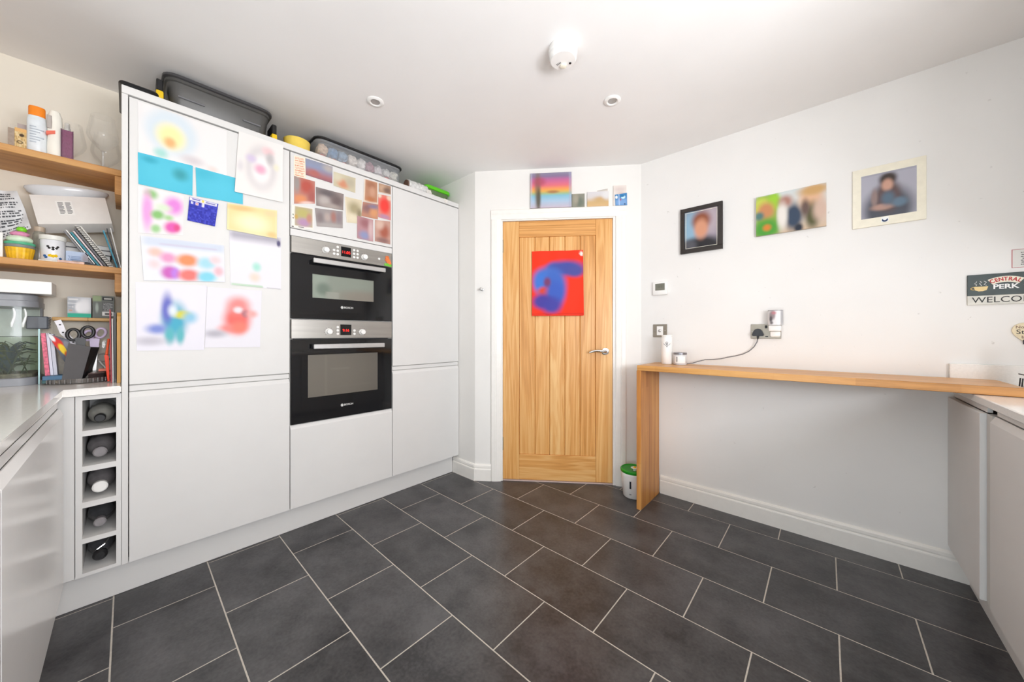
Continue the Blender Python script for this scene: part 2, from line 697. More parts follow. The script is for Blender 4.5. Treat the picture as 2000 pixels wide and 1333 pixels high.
def paint(n, m, ops):
    """ops on unit square, u right, v down; colours are sRGB hex"""
    v, u = np.meshgrid((np.arange(m)) / (m - 1), (np.arange(n)) / (n - 1), indexing='ij')
    img = np.ones((m, n, 3))
    for op in ops:
        k = op[0]
        if k == 'fill':
            img[:] = lin(op[1])
        elif k == 'vgrad':
            stops = op[1]
            xs = [s[0] for s in stops]
            cs = np.array([lin(s[1]) for s in stops])
            for i in range(3):
                img[..., i] = np.interp(v, xs, cs[:, i])
        elif k == 'blob':
            _, cx, cy, rx, ry, c, soft = op[:7]
            a = op[7] if len(op) > 7 else 1.0
            d = np.sqrt(((u - cx) / rx) ** 2 + ((v - cy) / ry) ** 2)
            t = np.clip((1 + soft - d) / (2 * soft), 0, 1)
            t = (t * t * (3 - 2 * t) * a)[..., None]
            img = img * (1 - t) + np.array(lin(c)) * t
        elif k == 'rect':
            _, u0, v0, u1, v1, c, soft = op[:7]
            a = op[7] if len(op) > 7 else 1.0
            s = max(soft, 1e-4)
            t = np.clip((u - u0) / s + .5, 0, 1) * np.clip((u1 - u) / s + .5, 0, 1) * np.clip((v - v0) / s + .5, 0, 1) * np.clip((v1 - v) / s + .5, 0, 1)
            t = (t * a)[..., None]
            img = img * (1 - t) + np.array(lin(c)) * t
        elif k == 'lines':
            _, u0, v0, u1, v1, cnt, c, seed = op
            rs = np.random.RandomState(seed)
            for i in range(cnt):
                y = v0 + (v1 - v0) * (i + .5) / cnt
                th = (v1 - v0) / cnt * .28
                seg = rs.rand(n) > .25
                uu = np.clip(((u - u0) / max(1e-3, (u1 - u0)) * n).astype(int), 0, n - 1)
                t = ((np.abs(v - y) < max(th, .5 / m)) & (u > u0) & (u < u1 - rs.rand() * .15) & seg[uu]).astype(float)[..., None]
                img = img * (1 - t) + np.array(lin(c)) * t
        elif k == 'speck':
            _, cols, cell, seed, a = op
            rs = np.random.RandomState(seed)
            gy, gx = (v / cell).astype(int), (u / cell).astype(int)
            pick = rs.randint(0, len(cols), (int(1 / cell) + 2, int(1 / cell) + 2))
            pal = np.array([lin(c) for c in cols])
            img = img * (1 - a) + pal[pick[gy, gx]] * a
    return img


def sheet_mesh(name, quad, c0, th, ops, mat, n=24, m=24, curl=0.0, edge=None, off=(0, 0, 0), depth_fn=None):
    """a printed sheet: quad = TL, TR, BR, BL as (a, b); stands c0..c0+th off its surface"""
    img = paint(n, m, ops)
    TL, TR, BR, BL = [np.array(q, float) for q in quad]
    verts, cols, faces = [], [], []
    off = Vector(off)
    for j in range(m):
        v = j / (m - 1)
        for i in range(n):
            u = i / (n - 1)
            p = (TL * (1 - u) + TR * u) * (1 - v) + (BL * (1 - u) + BR * u) * v
            c = c0 + th
            if curl:
                c += curl * ((2 * u - 1) ** 4 * .5 + (2 * v - 1) ** 4 * .5 + .25 * math.sin(5 * u + 3 * v) ** 2)
            if depth_fn:
                c += depth_fn(u, v)
            verts.append((p[0] - off.x, p[1] - off.y, c - off.z))
            cols.append((*img[j, i], 1))
    for j in range(m - 1):
        for i in range(n - 1):
            a = j * n + i
            faces.append((a, a + n, a + n + 1, a + 1))
    loop = [i for i in range(n)] + [j * n + n - 1 for j in range(1, m)] + [(m - 1) * n + i for i in range(n - 2, -1, -1)] + [j * n for j in range(m - 2, 0, -1)]
    base = len(verts)
    ec = (*lin(edge), 1) if edge else None
    for k in range(base):
        x, y, z = verts[k]
        verts.append((x, y, z - th))
        cols.append(ec or cols[k])
    for f in faces[:]:
        faces.append(tuple(base + k for k in reversed(f)))
    L = len(loop)
    for i in range(L):
        j = (i + 1) % L
        faces.append((loop[j], loop[i], base + loop[i], base + loop[j]))
    me = bpy.data.meshes.new(name)
    me.from_pydata(verts, [], faces)
    me.materials.append(mat)
    at = me.color_attributes.new('Col', 'FLOAT_COLOR', 'POINT')
    at.data.foreach_set('color', np.array(cols, np.float32).ravel())
    me.shade_smooth()
    me.set_sharp_from_angle(angle=math.radians(40))
    return me


def sheet(name, label, cat, fr, quad, c0, ops, th=.0006, mat=None, n=24, m=24, curl=0.0, group=None, edge=None):
    cx = sum(q[0] for q in quad) / 4
    cy = min(q[1] for q in quad)
    at = (cx, cy, c0)
    me = sheet_mesh(name, quad, c0, th, ops, mat or M_PRINT, n, m, curl, edge, at)
    return solo(name, me, None, label, cat, fr, at, group)


def rect(a0, a1, b0, b1):
    return [(a0, b1), (a1, b1), (a1, b0), (a0, b0)]


def rrect(cx, cy, hx, hy, r, k=4):
    """rounded rectangle outline, counter-clockwise"""
    out = []
    for (sx, sy, t0) in ((1, 1, 0), (-1, 1, PI / 2), (-1, -1, PI), (1, -1, 3 * PI / 2)):
        for i in range(k + 1):
            t = t0 + PI / 2 * i / k
            out.append((cx + sx * (hx - r) + r * math.cos(t), cy + sy * (hy - r) + r * math.sin(t)))
    return out


def crumple(center, sx, sy, sz, seed, sub=3, amp=.35):
    """crumpled bag"""
    g = G()
    bmesh.ops.create_icosphere(g.bm, subdivisions=sub, radius=1)
    o = Vector((seed * 3.7, seed * 1.3, seed * 2.1))
    for v in g.bm.verts:
        n = mnoise.noise(v.co * 2.1 + o) * amp + abs(mnoise.noise(v.co * 5.0 + o)) * amp * .6
        c = v.co * (1 + n)
        v.co = Vector((center[0] + c.x * sx, center[1] + c.y * sy, center[2] + c.z * sz))
    return g

# ================================================================== the room
floor = struct('floor', G().box(-2.95, 1.2, -1.0, 2.75, -.12, -.0010), M_GROUT)
T_L, T_W = .4644, .3085
lines_y = [2.1200 - T_W * k for k in range(-2, 12)]
gr = .0024
tile_cache = {}
for r in range(-2, 11):
    y1, y0 = 2.1200 - T_W * r, 2.1200 - T_W * (r + 1)
    if y1 < -.80:
        continue
    x0 = -1.127 if r % 2 == 0 else -1.357
    for k in range(-4, 5):
        xa, xb = x0 + k * T_L, x0 + (k + 1) * T_L
        ya, yb = max(y0, -.848), min(y1, 2.585)
        xa_, xb_ = max(xa, -2.36), min(xb, .62)
        if xb_ - xa_ < .03 or yb - ya < .02:
            continue
        # beyond the diagonal door wall nothing is seen
        if (Vector((xb_, ya, 0)) - DA).dot(Vector((.5968, -.8024, 0))) < -.03:
            continue
        key = (round(xb_ - xa_, 4), round(yb - ya, 4))
        if key not in tile_cache:
            w, h = key[0] / 2 - gr, key[1] / 2 - gr
            g = G().prism([(-w, -h), (w, -h), (w, h), (-w, h)], -.006, 0)
            es = [e for e in g.bm.edges if all(abs(v.co.z) < 1e-6 for v in e.verts)]
            bmesh.ops.bevel(g.bm, geom=es, offset=.0008, segments=1, affect='EDGES')
            tile_cache[key] = g.mesh('tile', M_TILE)
        o = bpy.data.objects.new('tile', tile_cache[key])
        COL.objects.link(o)
        o.parent = floor
        o.location = ((xa_ + xb_) / 2, (ya + yb) / 2, 0)

struct('ceiling', G().box(-2.95, 1.2, -1.0, 2.75, 2.42, 2.52), M_CEIL)
struct('wall_left', G().box(-2.90, -2.78, -.97, 1.95, 0, 2.42), wall_mat('warm_lit_wall_paint', '#ede6d8'))  # warm light on this wall is put into its paint colour
struct('wall_end', G().box(-2.90, -2.045, 1.83, 1.95, 0, 2.42), M_WALL)
struct('wall_back', G().box(-1.10, 1.17, 2.585, 2.705, 0, 2.42), M_WALLB)
g = G().box(0, .212, 0, 2.42, -.12, 0).box(1.064, 1.265, 0, 2.42, -.12, 0).box(.212, 1.064, 2.032, 2.42, -.12, 0)
struct('wall_door', g, M_WALL, FD)
g = G().box(1.05, 1.17, -.97, 2.70, 0, 1.08).box(1.05, 1.17, -.97, 2.70, 2.16, 2.42)
g.box(1.05, 1.17, -.97, -.40, 1.08, 2.16).box(1.05, 1.17, 1.20, 2.70, 1.08, 2.16)
struct('wall_right', g, M_WALL)
g = G().box(-2.9, -.58, -.97, -.85, 0, 2.42).box(.40, 1.17, -.97, -.85, 0, 2.42).box(-.58, .40, -.97, -.85, 2.12, 2.42)
struct('wall_near', g, M_WALL)


def window(n, fr, a0, a1, b0, b1, cuts):
    root = thing('window_%d' % n, None, None, fr, (a0, b0, 0), kind='structure')
    g = G().box(a0, a1, b0, b0 + .06, -.07, -.01, .004).box(a0, a1, b1 - .06, b1, -.07, -.01, .004)
    g.box(a0, a0 + .06, b0 + .06, b1 - .06, -.07, -.01, .004).box(a1 - .06, a1, b0 + .06, b1 - .06, -.07, -.01, .004)
    for c in cuts:
        g.box(c - .03, c + .03, b0 + .06, b1 - .06, -.07, -.01, .004)
    part('frame', g, M_TRIM, root)
    xs = [a0 + .03] + cuts + [a1 - .03]
    for p, q in zip(xs, xs[1:]):
        part('pane', G().box(p + .03, q - .03, b0 + .06, b1 - .06, -.043, -.037), M_GLASS, root)
    part('sill', G().box(a0 - .04, a1 + .04, b0 - .03, b0, -.08, .05, .004), M_TRIM, root)


window(1, frame((0, -1, 0), (0, 0, 1), (1.05, 0, 0)), -1.20, .40, 1.08, 2.16, [-.40])
window(2, frame((-1, 0, 0), (0, 0, 1), (0, -.85, 0)), -.40, .58, .03, 2.12, [])  # unseen glazed opening, added to let low fill in behind the camera

# skirting boards with a stepped top
SK = [(0, 0), (.018, 0), (.018, .086), (.0165, .091), (.0125, .094), (.0125, .098), (.0145, .102), (.0135, .116), (.008, .124), (0, .126)]


def skirting(name, fr, a0, a1):
    g = G()
    poly = [(b, c) for (c, b) in SK]            # (b, c) plane extruded along a
    g.prism(poly, a0, a1, 0)
    return struct(name, g, M_TRIM, fr)


skirting('baseboard_back', FB, -.888, .50)
skirting('baseboard_corner', FB, -1.01, -.922)
skirting('baseboard_door', FD, -.008, .129)
skirting('baseboard_hinge', FD, 1.152, 1.255)
skirting('baseboard_end', frame((1, 0, 0), (0, 0, 1), (0, 1.83, 0)), -2.304, -2.035)

# oak door with its lining
door = thing('door_1', None, None, FD, (.219, .01, 0), kind='structure')
DZ0, DZ1 = .012, 2.022
part('stile', G().box(.220, .346, DZ0, DZ1, -.052, -.012, .0015), M_OAKV, door)
part('stile', G().box(.932, 1.057, DZ0, DZ1, -.052, -.012, .0015), M_OAKV, door)
part('rail', G().box(.3465, .9315, 1.899, DZ1, -.052, -.013, .0015), M_OAKH, door)
part('rail', G().box(.3465, .9315, DZ0, .208, -.052, -.013, .0015), M_OAKH, door)
part('core', G().box(.34, .94, .20, 1.91, -.049, -.0475), M_OAKV, door)
pl = [.3465, .470, .583, .699, .815, .9315]
for i in range(5):
    part('plank', G().box(pl[i] + .0008, pl[i + 1] - .0008, .208, 1.899, -.048, -.0170, .0035), M_OAKV, door)
h = part('handle', G().lathe((1.003, 1.012, -.012), [(.027, 0), (.027, .007), (.024, .010), (.011, .011), (.010, .045)], 24, 2), M_CHROME, door, smooth=40)
g = G().tube([(1.006, 1.012, .030), (.985, 1.014, .036), (.955, 1.019, .038), (.925, 1.019, .037), (.90, 1.013, .035), (.880, 1.005, .032)], [.0105, .011, .010, .0095, .009, .007], 10)
part('lever', g, M_CHROME, h, smooth=60)
for z in (1.832, .289):
    g = G().box(.211, .223, z - .05, z + .05, -.014, -.008)
    for k in range(3):
        g.cyl((.2155, z - .05 + k * .034, -.007), .0055, .031, 10)
    part('hinge', g, M_NICKEL, door, smooth=40)
part('threshold', G().box(.215, 1.06, 0.0002, .0085, -.06, -.006, .001), plain('pale_pink_strip', '#c9b5ae', .5), door)
g = G().box(.200, .2185, 0, 2.028, -.11, -.001).box(1.0585, 1.078, 0, 2.028, -.11, -.001).box(.200, 1.078, 2.0245, 2.040, -.11, -.001)
struct('trim_1', g, M_TRIM, FD)
# moulded architrave
ar = thing('trim_2', None, None, FD, (.13, 0, 0), kind='structure')
for (a0, a1, flip) in ((.130, .206, False), (1.078, 1.153, True)):
    w = a1 - a0
    prof = [(0, 0), (0, .014), (.006, .019), (w * .42, .019), (w * .48, .0165), (w * .56, .0175), (w * .9, .012), (w, .009), (w, 0)]
    if flip:
        prof = [(w - p, q) for p, q in prof][::-1]
    g = G().prism([(c, a0 + p) for p, q in prof for c in (q,)], 0.0, 2.034, 1)
    part('upright', g, M_TRIM, ar)
w = .075
prof = [(0, 0), (0, .009), (w * .1, .012), (w * .44, .0175), (w * .52, .0165), (w * .58, .019), (w - .006, .019), (w, .014), (w, 0)]
part('head', G().prism([(2.034 + p, q) for p, q in prof], .130, 1.153, 0), M_TRIM, ar)

# ================================================================== tall cupboards on the left
CX = -2.242
DK = CX - .53


def gy(a0, a1, b0, b1, c0, c1, bev=.0015):
    return G().box(a0, a1, b0, b1, c0, c1, bev)


def jpull(a0, a1, b0, b1):
    """door whose top edge slopes back into a finger pull"""
    return G().prism([(b0, CX), (b0, CX - .02), (b1 - .012, CX - .02), (b1, CX - .014), (b1, CX - .011), (b1 - .022, CX)][::-1], a0, a1, 0)


t = thing('tall_cupboard', 'tall light grey cupboard beside the open shelves, its upper door covered in drawings', 'cupboard', FX, (.31, 0.0, CX - .25))
part('carcass', gy(.0055, .6125, .1505, 2.178, DK, CX - .022), M_CABIN, t)
part('upper_door', gy(.0055, .6125, .9225, 2.174, CX - .02, CX), M_CAB, t)
part('lower_door', jpull(.0055, .6125, .152, .889), M_CAB, t)
part('handle_rail', gy(.0055, .6125, .893, .918, CX - .024, CX - .008, .001), M_CAB, t)

t = thing('oven_housing', 'light grey tall unit holding two black ovens one above the other', 'cupboard', FX, (.925, 0.0, CX - .25))
g = G().box(.617, .634, .1505, 2.178, DK, CX - .022).box(1.2195, 1.2365, .1505, 2.178, DK, CX - .022).box(.634, 1.2195, .1505, 2.178, DK, DK + .015)
g.box(.634, 1.2195, 1.745, 2.178, DK, CX - .022).box(.634, 1.2195, .1505, .62, DK, CX - .022)
part('carcass', g, M_CABIN, t)
part('shelf', G().box(.634, 1.2195, 1.2285, 1.2320, DK, CX - .022), M_CABIN, t)
part('upper_door', gy(.617, 1.2365, 1.746, 2.174, CX - .02, CX), M_CAB, t)
part('filler_strip', gy(.617, 1.2365, 1.703, 1.742, CX - .02, CX - .001), M_CAB, t)
part('drawer', jpull(.617, 1.2365, .152, .624), M_CAB, t)

t = thing('tall_cupboard', 'plain tall light grey cupboard between the ovens and the door wall', 'cupboard', FX, (1.54, 0.0, CX - .25))
part('carcass', gy(1.241, 1.8255, .1505, 2.178, DK, CX - .022), M_CABIN, t)
part('upper_door', gy(1.241, 1.8255, .9205, 2.174, CX - .02, CX), M_CAB, t)
part('lower_door', jpull(1.241, 1.8255, .152, .886), M_CAB, t)
part('handle_rail', gy(1.241, 1.8255, .890, .916, CX - .024, CX - .008, .001), M_CAB, t)

solo('end_panel', gy(-.0165, .0025, .1505, 2.1795, CX - .535, CX + .002), M_CAB, 'narrow upright grey end panel between the wine rack and the tall cupboards', 'panel', FX, (-.007, 0, CX - .25))
solo('top_panel', gy(-.0165, 1.8265, 2.1815, 2.2155, CX - .535, CX + .001), M_CAB, 'long grey panel capping the tall cupboards, storage boxes standing on it', 'panel', FX, (.9, 2.1815, CX - .25))
solo('plinth', gy(-.209, 1.812, .0003, .1485, CX - .08, CX - .063), M_CAB, 'long light grey plinth running along the floor under the tall cupboards', 'plinth', FX, (.8, 0, CX - .07))

# ovens
OS = CX + .001


def oven(label, b0, bp, b1, knobs, buttons, disp, win, hand, logo, digits):
    t = thing('oven', label, 'oven', FX, (.925, b0, CX - .25))
    part('oven_body', gy(.637, 1.2165, b0 + .006, b1 - .006, DK + .02, CX - .020, .002), M_DGREY, t)
    part('control_panel', gy(.6205, 1.2325, bp + .0015, b1, CX - .0185, OS + .002, .0015), M_STEEL, t)
    d = part('oven_door', gy(.6205, 1.2325, b0, bp - .003, CX - .0185, OS, .0015), M_BLACKGL, t)
    ops = [('fill', win[4])] + win[5]  # reflections and rack lines painted into an opaque pane
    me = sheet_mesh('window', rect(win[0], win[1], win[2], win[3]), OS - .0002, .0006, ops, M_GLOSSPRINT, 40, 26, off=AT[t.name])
    part('window', me, None, d, 'grey opaque window with reflections and racks painted in')
    g = G().box(hand[0], hand[1], hand[2] - .014, hand[2] + .014, OS + .036, OS + .046, .003)
    hb = part('handle', g, M_HANDLE, d)
    for ha in (hand[0] + .006, hand[1] - .022):
        part('handle_mount', G().box(ha, ha + .016, hand[2] - .011, hand[2] + .011, OS, OS + .037), M_BLACK, d)
    g = G().text('BOSCH', .0165, (logo[0] + .014, logo[1], OS + .0002), .0006, sx=1.05)
    g.tube([(logo[0] - .026 + .0072 * math.cos(k * PI / 10), logo[1] + .0072 * math.sin(k * PI / 10), OS + .0006) for k in range(20)], .0013, 6, True)
    g.box(logo[0] - .029, logo[0] - .023, logo[1] - .004, logo[1] + .004, OS, OS + .0008)
    part('lettering', g, M_WINK, d)
    ps = OS + .002
    for k in knobs:
        kb = part('knob', G().lathe((k[0], k[1], ps), [(.019, 0), (.019, .003), (.0165, .004), (.0155, .020), (.014, .022)], 20, 2), M_WHITE, t, smooth=40)
        g = G()
        for q in range(9):
            an = PI * (1.25 - 1.5 * q / 8)
            g.box(k[0] + .026 * math.cos(an) - .0012, k[0] + .026 * math.cos(an) + .0012, k[1] + .026 * math.sin(an) - .0012, k[1] + .026 * math.sin(an) + .0012, ps, ps + .0003)
        part('dial_marks', g, M_INK, kb)
    for q in buttons:
        part('button', G().lathe((q[0], q[1], ps), [(.0078, 0), (.0078, .002), (.006, .0035)], 12, 2), M_WHITE, t, smooth=40)
    ds = part('display', gy(disp[0], disp[1], disp[2], disp[3], ps - .001, ps + .0008, .0005), M_BLACKGL, t)
    g = G().text(digits, .024, ((disp[0] + disp[1]) / 2, (disp[2] + disp[3]) / 2 - .004, ps + .0008), .0004)
    part('digits', g, M_LED, ds)


oven('built-in compact black oven, the upper of the two, with a greenish window', 1.2325, 1.606, 1.701,
     [(.802, 1.650), (1.038, 1.646)],
     [(.871, 1.681), (.850, 1.659), (.871, 1.658), (.850, 1.637), (.871, 1.636), (.972, 1.680), (.994, 1.679), (.972, 1.657), (.994, 1.657), (.972, 1.635), (.994, 1.635), (1.139, 1.652)],
     (.892, .953, 1.629, 1.690),
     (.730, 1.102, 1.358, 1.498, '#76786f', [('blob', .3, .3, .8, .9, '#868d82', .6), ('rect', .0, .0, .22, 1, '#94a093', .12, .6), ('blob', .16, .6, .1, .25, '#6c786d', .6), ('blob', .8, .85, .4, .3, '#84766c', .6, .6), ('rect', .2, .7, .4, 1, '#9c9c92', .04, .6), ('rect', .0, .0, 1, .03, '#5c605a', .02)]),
     (.722, 1.165, 1.572), (.925, 1.309), '11:05')
oven('built-in black oven, the lower and taller of the two, with a grey window', .6275, 1.116, 1.2275,
     [(.820, 1.158), (1.024, 1.157)],
     [(.872, 1.186), (.872, 1.166), (.872, 1.145), (.974, 1.166), (.974, 1.145)],
     (.887, .955, 1.137, 1.203),
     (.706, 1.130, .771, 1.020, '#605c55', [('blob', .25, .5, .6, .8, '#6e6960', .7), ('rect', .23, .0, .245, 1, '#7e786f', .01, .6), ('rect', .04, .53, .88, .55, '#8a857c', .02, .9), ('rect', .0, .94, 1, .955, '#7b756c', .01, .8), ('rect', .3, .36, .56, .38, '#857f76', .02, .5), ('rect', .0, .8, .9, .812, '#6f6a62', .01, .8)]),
     (.724, 1.158, 1.070), (.925, .700), '9:16')

# ================================================================== base units and worktops
ZW = .922                                    # left worktop level
NY = -.168                                   # face of the units on the near side
t = thing('wine_rack', 'narrow light grey wine rack of five cubby holes with bottles lying in them', 'wine rack', FX, (-.078, 0, CX - .2))
g = G().box(-.1405, -.1225, .152, .889, CX - .44, CX - .002).box(-.0315, -.0175, .152, .889, CX - .44, CX - .002)
g.box(-.1225, -.0315, .152, .889, CX - .44, CX - .425)
part('carcass', g, M_CAB, t)
CUB = [(.747, .872), (.602, .725), (.455, .579), (.307, .432), (.166, .287)]
edges = [.889] + [q for p in CUB for q in (p[1], p[0])] + [.152]
for k in range(0, 12, 2):
    part('divider', G().box(-.1225, -.0315, edges[k + 1], edges[k], CX - .425, CX - .001), M_CAB, t)
solo('filler_post', gy(-.186, -.1425, .152, .889, CX - .04, CX - .002), M_CAB, 'plain pale grey corner post left of the wine rack', 'post', FX, (-.165, .152, CX - .02))

BOT = [('squat bottle with a black cap and broad shoulder in the top cubby', M_WINE1, .040, .0135, M_BLACK, 'flare'),
       ('smoky glass bottle in the second cubby from the top', M_WINE3, .042, .0165, M_WINE3, 'flare'),
       ('bottle with a white cap in the middle cubby', M_WINE3, .042, .0175, M_WHITE, 'cap'),
       ('dark bottle with a grey foil neck in the fourth cubby down', M_WINE2, .041, .0165, M_WINE3, 'plain'),
       ('dark flip-top bottle with a wire clip in the bottom cubby', M_WINE2, .041, .0155, M_BLACK, 'clip')]
for (lab, mm, R, r, capm, kind), (z0, z1) in zip(BOT, CUB):
    cy, cz, cx = -.077, z0 + R + .001, CX - .055
    t = thing('wine_bottle', lab, 'bottle', FX, (cy, z0 + .001, CX - .25), 'bottles in the wine rack')
    # axis along c (= x), neck towards the room
    prof = [(R * .9, -.33), (R, -.32), (R, -.115), (R * .93, -.09), (R * .62, -.058), (r * 1.25, -.038), (r, -.02), (r, .0)]
    part('glass_body', G().lathe((cy, cz, cx), prof, 24, 2), mm, t, smooth=50)
    if kind in ('flare', 'cap', 'plain'):
        w = {'flare': 1.25, 'cap': 1.3, 'plain': 1.12}[kind]
        part('cap', G().lathe((cy, cz, cx), [(r * w * .97, -.002), (r * w, .002), (r * w, .024), (r * w * .8, .028)], 20, 2), capm, t, smooth=40)
    else:
        part('stopper', G().lathe((cy, cz, cx), [(r * 1.2, -.004), (r * 1.4, .004), (r * 1.4, .018), (r * .9, .026)], 18, 2), capm, t, smooth=40)
        part('wire_clip', G().tube([(cy - r * 1.2, cz, cx - .012), (cy - r * .6, cz + .018, cx - .004), (cy + .012, cz + .030, cx - .012), (cy + .024, cz + .045, cx - .03)], .0022, 6), M_CHROME, t)

# worktop: one L-shaped slab
g = G().prism([(-2.7795, -.8495), (-.62, -.8495), (-.62, -.172), (-2.224, -.172), (-2.224, -.0175), (-2.7795, -.0175)], .8925, ZW, 2)
es = [e for e in g.bm.edges if abs(e.verts[0].co.z - e.verts[1].co.z) < 1e-5]
bmesh.ops.bevel(g.bm, geom=es, offset=.003, segments=2, affect='EDGES')
solo('worktop', g, M_TOP, 'white quartz worktop turning the corner under the open shelves', 'worktop', FW, (-1.8, -.5, .8925))
near = [(-2.224, -1.22), (-1.216, -.64)]
NLAB = ['white base cupboard at the far left, running from the corner by the wine rack', 'white base cupboard at the camera end of the left worktop']
for (xa, xb), lab in zip(near, NLAB):
    t = thing('base_cupboard', lab, 'cupboard', FN, (-(xa + xb) / 2, 0, -.5), 'base cupboards under the left worktop')
    a0, a1 = -xb, -xa
    part('carcass', G().box(a0, a1, .152, .889, -.845, NY - .022), M_CABIN, t)
    g = G().prism([(.152, NY), (.152, NY - .02), (.838, NY - .02), (.850, NY - .014), (.850, NY - .011), (.828, NY)][::-1], a0 + .002, a1 - .002, 0)
    part('cupboard_door', g, M_CABGLOSS, t)
    part('handle_rail', G().box(a0, a1, .853, .889, NY - .022, NY - .014), M_CABGLOSS, t)
solo('plinth', G().box(-2.304, -.65, -.225, -.209, .0003, .1495), M_CABGLOSS, 'white plinth under the base cupboards at the far left of the frame', 'plinth', FW, (-1.4, -.217, 0))

# right-hand units
RX = .424
ZR = .905
t = thing('corner_panel', 'grey panel under the right worktop end, meeting the back wall', 'panel', FR, (-2.33, 0, -.46))
part('board', G().box(-2.584, -2.128, .153, .848, -RX - .02, -RX, .0015), M_CAB, t)
part('rail', G().box(-2.584, -2.128, .852, .8745, -RX - .03, -RX - .018), M_CAB, t)
units = [(2.066, 1.47), (1.466, .87), (.866, .27), (.266, -.33), (-.334, -.84)]
RLAB = ['grey base cupboard nearest the back wall on the right, its finger pull at the top', 'grey base cupboard second from the back wall on the right', 'grey base cupboard third from the back wall on the right', 'grey base cupboard fourth from the back wall on the right', 'grey base cupboard at the camera end of the right run']
for (ya, yb), lab in zip(units, RLAB):
    t = thing('base_cupboard', lab, 'cupboard', FR, (-(ya + yb) / 2, 0, -.7), 'base cupboards under the right worktop')
    a0, a1 = -ya, -yb
    part('carcass', G().box(a0, a1, .152, .874, -1.04, -RX - .034), M_CABIN, t)
    g = G().prism([(.153, -RX - .010), (.153, -RX - .030), (.836, -RX - .030), (.848, -RX - .024), (.848, -RX - .021), (.826, -RX - .010)][::-1], a0 + .002, a1 - .002, 0)
    part('cupboard_door', g, M_CAB, t)
    part('handle_rail', G().box(a0, a1, .851, .874, -RX - .033, -RX - .026), M_CAB, t)
t = thing('shade_cupboard', 'unseen light grey wall cupboard on the right wall, added to shade the back wall', 'cupboard', FR, (-1.65, 1.45, -.9))  # unseen, added to keep window light off the right of the back wall
part('carcass', G().box(-2.40, -1.30, 1.45, 2.20, -1.048, -.742), M_CABIN, t)
for a0, a1 in ((-2.398, -1.851), (-1.849, -1.302)):
    part('cupboard_door', G().box(a0, a1, 1.452, 2.198, -.7415, -.72, .0015), M_CAB, t)
solo('filler_post', G().box(-2.126, -2.069, .152, .848, -RX - .05, -RX - .016), M_CABIN, 'recessed grey filler strip between the corner panel and the right cupboards', 'post', FR, (-2.1, .152, -.45))
solo('plinth', G().box(RX + .06, RX + .075, -.84, 2.566, .0003, .1495), M_CAB, 'grey plinth set back in shadow under the right cupboards', 'plinth', FW, (RX + .067, .9, 0))
g = G().box(.4305, 1.0495, -.8495, 2.5845, .8755, ZR, .003)
solo('worktop', g, M_TOP, 'white quartz worktop on the right, one end of the oak bar lying on it', 'worktop', FW, (.74, .9, .8755))
solo('upstand', G().box(.4265, 1.049, 2.5605, 2.5845, ZR + .0005, 1.006, .0015), M_TOP, 'low white upstand along the back wall behind the oak bar end', 'upstand', FW, (.74, 2.57, ZR))

# oak breakfast bar
t = thing('breakfast_bar', 'oak breakfast bar along the back wall with one upright slab leg', 'bar', FW, (-.2, 2.4, 0))
part('bar_top', G().box(-.9155, .555, 2.2275, 2.5595, .9065, .9405, .002), M_BAR, t)
part('leg', G().box(-.918, -.889, 2.2275, 2.5595, .0005, .9060, .002), M_BARV, t)

# ================================================================== things on the back wall and bar


def picture(label, cat, a0, a1, b0, b1, bw, framemat, ops, th=.02, inner=None, name='picture_frame', n=36, m=36):
    t = thing(name, label, cat, FB, ((a0 + a1) / 2, b0, .001))
    g = G().box(a0, a1, b0, b0 + bw, .0008, th, .001).box(a0, a1, b1 - bw, b1, .0008, th, .001)
    g.box(a0, a0 + bw, b0 + bw, b1 - bw, .0008, th, .001).box(a1 - bw, a1, b0 + bw, b1 - bw, .0008, th, .001)
    part('frame', g, framemat, t)
    me = sheet_mesh('print', rect(a0 + bw, a1 - bw, b0 + bw, b1 - bw), .0012, th * .45, ops, M_GLOSSPRINT, n, m, off=AT[t.name])
    part('print', me, None, t, inner)
    return t


t = picture('small black framed blurry portrait over the bar, leftmost of the three pictures', 'picture', -.7485, -.4945, 1.696, 2.003, .026, plain('dark_brown_frame', '#2e2825', .4),
            [('fill', '#8f8a99'), ('blob', .2, .45, .3, .5, '#8fb2c9', .7), ('blob', .8, .3, .3, .4, '#b3a5ae', .7), ('blob', .5, 1.0, .62, .3, '#2c2b2f', .35), ('blob', .5, .28, .27, .22, '#8d4f35', .5), ('blob', .5, .50, .2, .25, '#d39779', .45), ('blob', .15, .9, .2, .15, '#56565d', .6)])
g = G()
a0, a1, b0, b1, w = -.7225 + .006, -.5205 - .006, 1.722 + .006, 1.977 - .006, .0022
g.box(a0, a1, b0, b0 + w, .0102, .0125).box(a0, a1, b1 - w, b1, .0102, .0125).box(a0, a0 + w, b0 + w, b1 - w, .0102, .0125).box(a1 - w, a1, b0 + w, b1 - w, .0102, .0125)
part('inner_line', g, M_CREAM, t)
t = thing('canvas_print', 'wide unframed canvas print with three blurry photos, middle of the wall pictures', 'picture', FB, (-.155, 1.737, .001))
